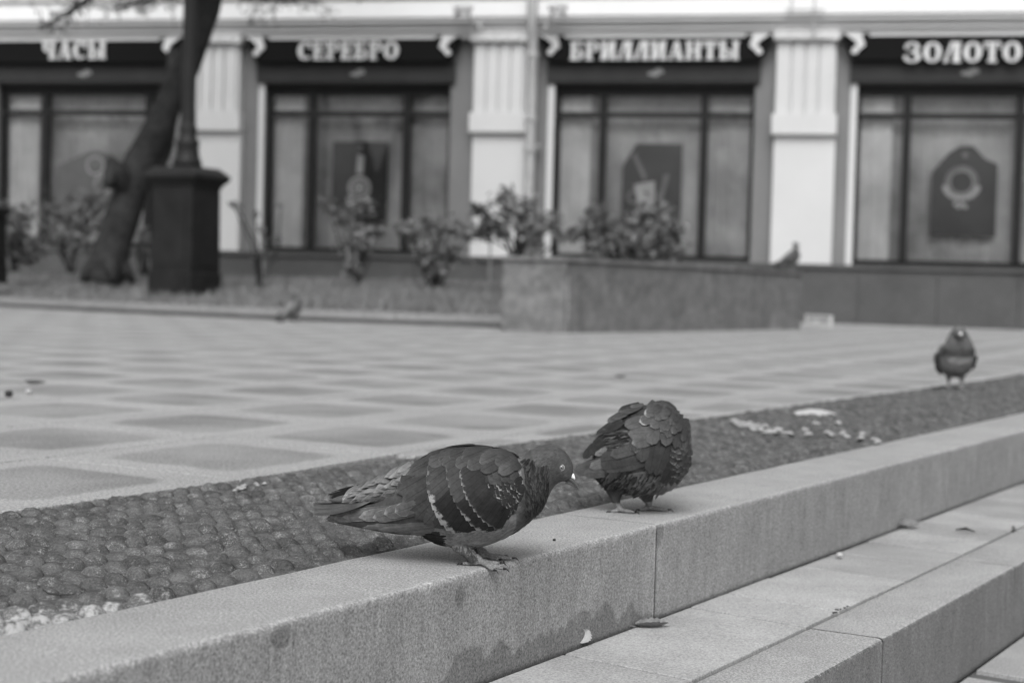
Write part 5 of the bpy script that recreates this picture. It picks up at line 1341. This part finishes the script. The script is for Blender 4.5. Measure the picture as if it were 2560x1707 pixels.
# ---------------------------------------------------------------- upright pigeons farther off
def upright(loc, yaw, s, lab, wide=1.0, seed=1, tilt=0.0, dark=1.0, headturn=0):
    root = empty('pigeon', loc, lab, 'pigeon', rot=(0, 0, yaw)); root.scale = (s, s * wide, s)
    sh = MB(); Q = lambda a: V3((a[0], 0, a[1]))
    st = [((-.125, .085), (-.12, .07), .012), ((-.09, .118), (-.08, .068), .03), ((-.045, .152), (-.03, .05), .05), ((0, .176), (.02, .046), .060), ((.028, .188), (.06, .068), .058), ((.04, .196), (.085, .10), .055), ((.043, .21), (.09, .14), .049), ((.041, .224), (.082, .175), .040),
          ((.042, .238), (.077, .195), .031), ((.05, .250), (.080, .203), .0235), ((.068, .252), (.089, .205), .0205), ((.086, .238), (.096, .208), .0125), ((.099, .222), (.099, .212), .004)]
    sh.loft([(Q(a), Q(b), w) for a, b, w in st], 24)
    for sg, dx in ((-1, -.004), (1, .012)):
        sh.tube([V3((0, sg * .02, .075)), V3((.004 + dx, sg * .021, .045)), V3((.002 + dx, sg * .021, .03)), V3((.01 + dx, sg * .021, .005))], [.02, .011, .0052, .0046], 8)
        for an, L_ in ((0, .032), (.55, .026), (-.55, .026), (pi, .018)):
            d = V3((cos(an), sin(an), 0)); o = V3((.01 + dx, sg * .021, .005)); sh.tube([o, o + d * L_ * .5 + V3((0, 0, -.001)), o + d * L_ + V3((0, 0, -.003))], [.0045, .0038, .0022], 6)
    def tf(x, y, z):
        n_ = 1 + .25 * noise.noise(V3((x * 60, y * 60, z * 60)))
        if x < .0: return .19 * dark * n_
        return lerp_tab([(.10, .24), (.122, .21), (.135, .05), (.152, .045), (.175, .10), (.205, .12), (.24, .15)], z)[0] * dark * n_
    b = solid_body(sh, 'body', root, tf, lambda c: c[2] < .042, .0028)
    for sg in (-1, 1):
        w = MB(); rnd = random.Random(seed)
        cent = [((.052, .150), .012), ((.045, .140), .034), ((.02, .132), .044), ((-.02, .122), .044), ((-.06, .105), .036), ((-.10, .085), .026), ((-.14, .068), .015), ((-.175, .056), .006)]
        yy = [.038, .046, .052, .052, .046, .036, .024, .016]; rings = []
        for (c, h), y in zip(cent, yy):
            rings.append([w.vert(V3((c[0] + h * .35 * cos(t), sg * (y + .012 * sin(t) * (h / .044)), c[1] + h * cos(t))),   .15 * dark, (0, 0, 0)) for t in [2 * pi * k / 14 for k in range(14)]])
        for a, b_ in zip(rings, rings[1:]):
            for k in range(14): w.face((a[k], a[(k + 1) % 14], b_[(k + 1) % 14], b_[k]))
        wo = w.build('wing', M_FEATH, root, smooth=True, attrs=True)
        def Sw(x, z):
            i = lerp_tab([(-.175, .014), (-.10, .036), (-.06, .046), (-.02, .054), (.02, .054), (.05, .045)], x); return i[0] + .008
        for k in range(16):
            fx = -.165 + (k % 8) * .022; fz = .052 + (k % 8) * .006 + (k // 8) * .022
            mb = MB(); add_feather(mb, lambda a_, b_: Sw(a_, b_), fx, -fz, radians(203), .072 - .003 * (k % 8), .024, lambda a_, b_, d_: V3((a_, d_, -b_)), .001 + .0006 * k, .0025 + .0006 * k, (.11 if k % 4 else .05) * dark, .25, 0, 6, 3, side=sg)
            mb.build('feather', M_FEATH, wo, smooth=True, attrs=True)
    t = MB(); t.loft([(V3((-.09, 0, .105)), V3((-.09, 0, .085)), .022), (V3((-.17, 0, .07)), V3((-.17, 0, .06)), .026), (V3((-.215, 0, .052)), V3((-.215, 0, .048)), .028)], 12)
    t.build('tail', M_FEATH, root, smooth=True, attrs=True)
    bk = MB(); bk.tube([V3((.092, 0, .218)), V3((.105, 0, .210)), V3((.112, 0, .198))], [.0062, .0042, .001], 8); bk.build('beak', M_BEAK, b, smooth=True)
    ce = MB(); ce.tube([V3((.094, 0, .223)), V3((.101, 0, .220)), V3((.105, 0, .215))], [.003, .0056, .003], 10); ce.build('cere', M_CERE, b, smooth=True)
    for sg in (-1, 1):
        e = MB(); e.tube([V3((.079, sg * .0150, .230)), V3((.079, sg * .0185, .230))], [.0042, .003], 10); e.build('eye', M_PUPIL, b, smooth=True)
    if tilt:      # raise the breast: turn everything but the shanks about the hips
        stack = [root]
        while stack:
            for ch in [o for o in COL.objects if o.parent == stack[0]]:
                stack.append(ch)
                for vt in ch.data.vertices:
                    x, y, z = vt.co; k = max(0.0, min(1.0, (z - .035) / .035)) if ch.name.startswith('body') else 1.0
                    a_ = tilt * k; dx, dz_ = x - .005, z - .085
                    vt.co = (.005 + dx * cos(a_) - dz_ * sin(a_), y, .085 + dx * sin(a_) + dz_ * cos(a_))
            stack.pop(0)
    return root
p3 = on_z(2386, 976); p3.z = .004
upright(p3, math.atan2(-p3.y, -p3.x) + .16, .85, 'pigeon walking towards the viewer on the studded band at the far right', wide=1.12, seed=2)
tq = c1.lerp(c2, .90); tq = dd(1812, 611, 14.0); 
dirw = (c2 - c1).normalized(); nn = V3((-dirw.y, dirw.x, 0))
best = None
for k in range(200):
    p = c1.lerp(c2, .6 + .4 * k / 199) + nn * .06; v_ = p - CAM; x = CX + FPX * v_.dot(RT) / v_.dot(FW)
    if best is None or abs(x - 1972) < best[0]: best = (abs(x - 1972), p)
p4 = best[1].copy(); p4.z = TOPZ
upright(p4, radians(6), 1.0, 'small dark pigeon perched on top of the planter wall by the third pilaster', seed=3, dark=.8, tilt=.2)
p5 = on_z(733, 806)
upright(p5, radians(38), .92, 'blurred pigeon on the plaza beside the grass bed kerb', seed=4, dark=1.1, tilt=.35)

# ================================================================== LITTER
def leaf_obj(P, L_, w_, yaw, curl, mat, label, cat='leaf', tiltx=0.0, tilty=0.0, name='fallen_leaf', lift=.002):
    mb = MB(); g = []
    for i in range(13):
        s = i / 12; row = []
        for j in range(9):
            t = -1 + j / 4
            jag = 1 + .12 * sin(s * 40 + t * 3)
            hw = w_ / 2 * max(0.02, sin(pi * min(1, s * .97 + .03))) ** .7 * jag
            x = (s - .5) * L_; y = t * hw; z = curl * (1.2 * abs(t) ** 1.6 * hw + .35 * L_ * (s - .5) ** 2 * 2) + .0015 * noise.noise(V3((x * 90, y * 90, L_ * 77)))
            row.append(mb.vert(V3((x, y, z + .0003))))
        g.append(row)
    for a, b in zip(g, g[1:]):
        for j in range(8): mb.face((a[j], b[j], b[j + 1], a[j + 1]))
    r = empty(name, P, label, cat, rot=(tiltx, tilty, yaw))
    mb.build('leaf_blade', mat, r, smooth=True)
    st = MB(); st.tube([V3((-L_ * .5, 0, .001)), V3((-L_ * .68, L_ * .03, .002)), V3((-L_ * .8, L_ * .08, .001))], [.0008, .0007, .0005], 5); st.build('leaf_stalk', mat, r)
    return r
T1 = -.1225
p = dz(1478, 1436, T1); leaf_obj(p - KV * .012, .044, .026, 1.2 - .9, .55, M_DLEAF, 'dark curled leaf at the foot of the riser under the kerb joint', lift=.0)
p = dz(1316, 1476, T1); leaf_obj(p + V3((0, 0, .009)) - KV * .014, .020, .015, .9, .8, M_PALE, 'pale curled leaf standing against the kerb riser', tiltx=.9, tilty=-.7)
p = dz(1220, 1503, T1); leaf_obj(p + V3((0, 0, .004)) - KV * .012, .034, .016, .55, .6, M_DLEAF, 'small brown leaf lying against the stained riser, nearest to the viewer', tiltx=.5)
p = dz(2086, 1212, T1); leaf_obj(p + V3((0, 0, .004)), .05, .02, .5, .6, M_DLEAF, 'upturned leaf on the tread at the foot of the kerb, far right', tiltx=.5)
p = dz(2325, 1216, T1); leaf_obj(p, .03, .012, 1.2, .8, M_DLEAF, 'tiny dark leaf at the right edge on the tread', tiltx=.8)
p = dz(80, 884); leaf_obj(p + V3((0, 0, .003)), .06, .03, .2, .6, M_DLEAF, 'brown leaf on the pale plaza slabs at the far left')
p = dz(1425, 868); leaf_obj(p + V3((0, 0, .003)), .05, .02, .1, .5, M_DLEAF, 'small leaf on the plaza above the preening pigeon')
p = dz(1870, 950, .002); leaf_obj(p + V3((0, 0, .012)), .115, .040, .05, -.6, M_PALE, 'white upturned leaf on the studded band behind the preening pigeon', name='pale_leaf')
def twig(pts, r_, lab, mat=M_BARK):
    mb = MB(); mb.tube(pts, r_, 5); o = mb.build('twig', mat); c = V3(pts[0]); tag(o, lab, 'twig'); return o
a = dz(2195, 1216, T1 + .002); b = dz(2240, 1221, T1 + .004); twig([a, a.lerp(b, .5) + V3((0, 0, .004)), b], [.001, .003, .001], 'dark twig lying on the far tread slabs')
a = dz(150 / DS * 1.0, 1470, .0) ; 
a = dz(108, 1480, .004); b = dz(150, 1490, .003); b2 = dz(172, 1484, .004); twig([dz(98, 1353, .011), dz(112, 1363, .009), dz(140, 1366, .008), dz(172, 1364, .009)], [.0006, .001, .001, .0006], 'thin dark stalk curled between the studs at lower left')
mb = MB(); P = dz(1930, 1402, T1)
for k in range(7):
    q = P + KU * random.uniform(-.03, .03) + V3((0, 0, .002)); mb.tube([q, q + V3((random.gauss(0, .005), random.gauss(0, .004), .0005))], [.0014, .0008], 5)
tag(mb.build('debris', M_BARK), 'dark crumbs of dirt in the joint behind the lower kerb', 'debris', kind='stuff')
def pebble(P, r_, mat, lab, name='pebble'):
    mb = MB(); g = []
    for i in range(6):
        t = pi * i / 5; g.append([mb.vert(P + V3((sin(t) * cos(2 * pi * k / 10), sin(t) * sin(2 * pi * k / 10), .8 * cos(t))) * r_ * (1 + .12 * noise.noise(V3((i, k, r_ * 999)))) + V3((0, 0, r_ * .7))) for k in range(10)])
    for a, b in zip(g, g[1:]):
        for k in range(10): mb.face((a[k], a[(k + 1) % 10], b[(k + 1) % 10], b[k]))
    return tag(mb.build(name, mat, smooth=True), lab, name)
pebble(dz(1278, 1494, T1), .0036, M_DLEAF, 'tiny round berry at the foot of the riser left of the pale leaf', 'berry')
pebble(dz(20, 911), .011, M_BARK, 'dark pebble on the pale slabs at the left edge')
pebble(dz(66, 905), .009, M_PALE, 'white pebble on the slabs beside the brown leaf')
pebble(dz(1928, 1280, T1), .006, M_PALE, 'whitish crumb on the tread near the middle of the steps', 'crumb')
pebble(dz(1273, 1242), .002, M_BARK, 'tiny dark speck of grit on the kerb top right of the pigeon', 'grit')
# scattered bread crumbs on the band
mb = MB()
def blobf(P, rx, ry, h):
    c = mb.vert(P + V3((0, 0, h))); n_ = 9; an0 = random.uniform(0, 6)
    rg = [mb.vert(P + V3((cos(2 * pi * k / n_ + an0) * rx * random.uniform(.6, 1.2), sin(2 * pi * k / n_ + an0) * ry * random.uniform(.6, 1.2), -.001))) for k in range(n_)]
    for k in range(n_): mb.face((c, rg[k], rg[(k + 1) % n_]))
for k in range(55):
    t = random.random(); P = dz(1685 + 115 * t + random.gauss(0, 5), 968 + 24 * t + random.gauss(0, 4), .006); blobf(P, .008, .012, .003)
for (x, y) in ((1815, 992), (1850, 983), (1857, 997), (1900, 990), (1908, 996), (1937, 992), (1942, 1003), (1977, 1004), (1981, 997), (2013, 1008), (2016, 1014), (1790, 985), (1875, 972), (1925, 968)):
    for _ in range(3): blobf(dz(x + random.gauss(0, 3), y + random.gauss(0, 2), .007), .007, .010, .004)
for (x, y) in ((560, 1118), (600, 1110)):
    for _ in range(6): blobf(dz(x + random.gauss(0, 12), y + random.gauss(0, 3), .005), .004, .006, .002)
tag(mb.build('bread_crumbs', M_CRUMB, smooth=True), 'white crumbs scattered over the studded band behind the preening pigeon', 'crumbs', kind='stuff')
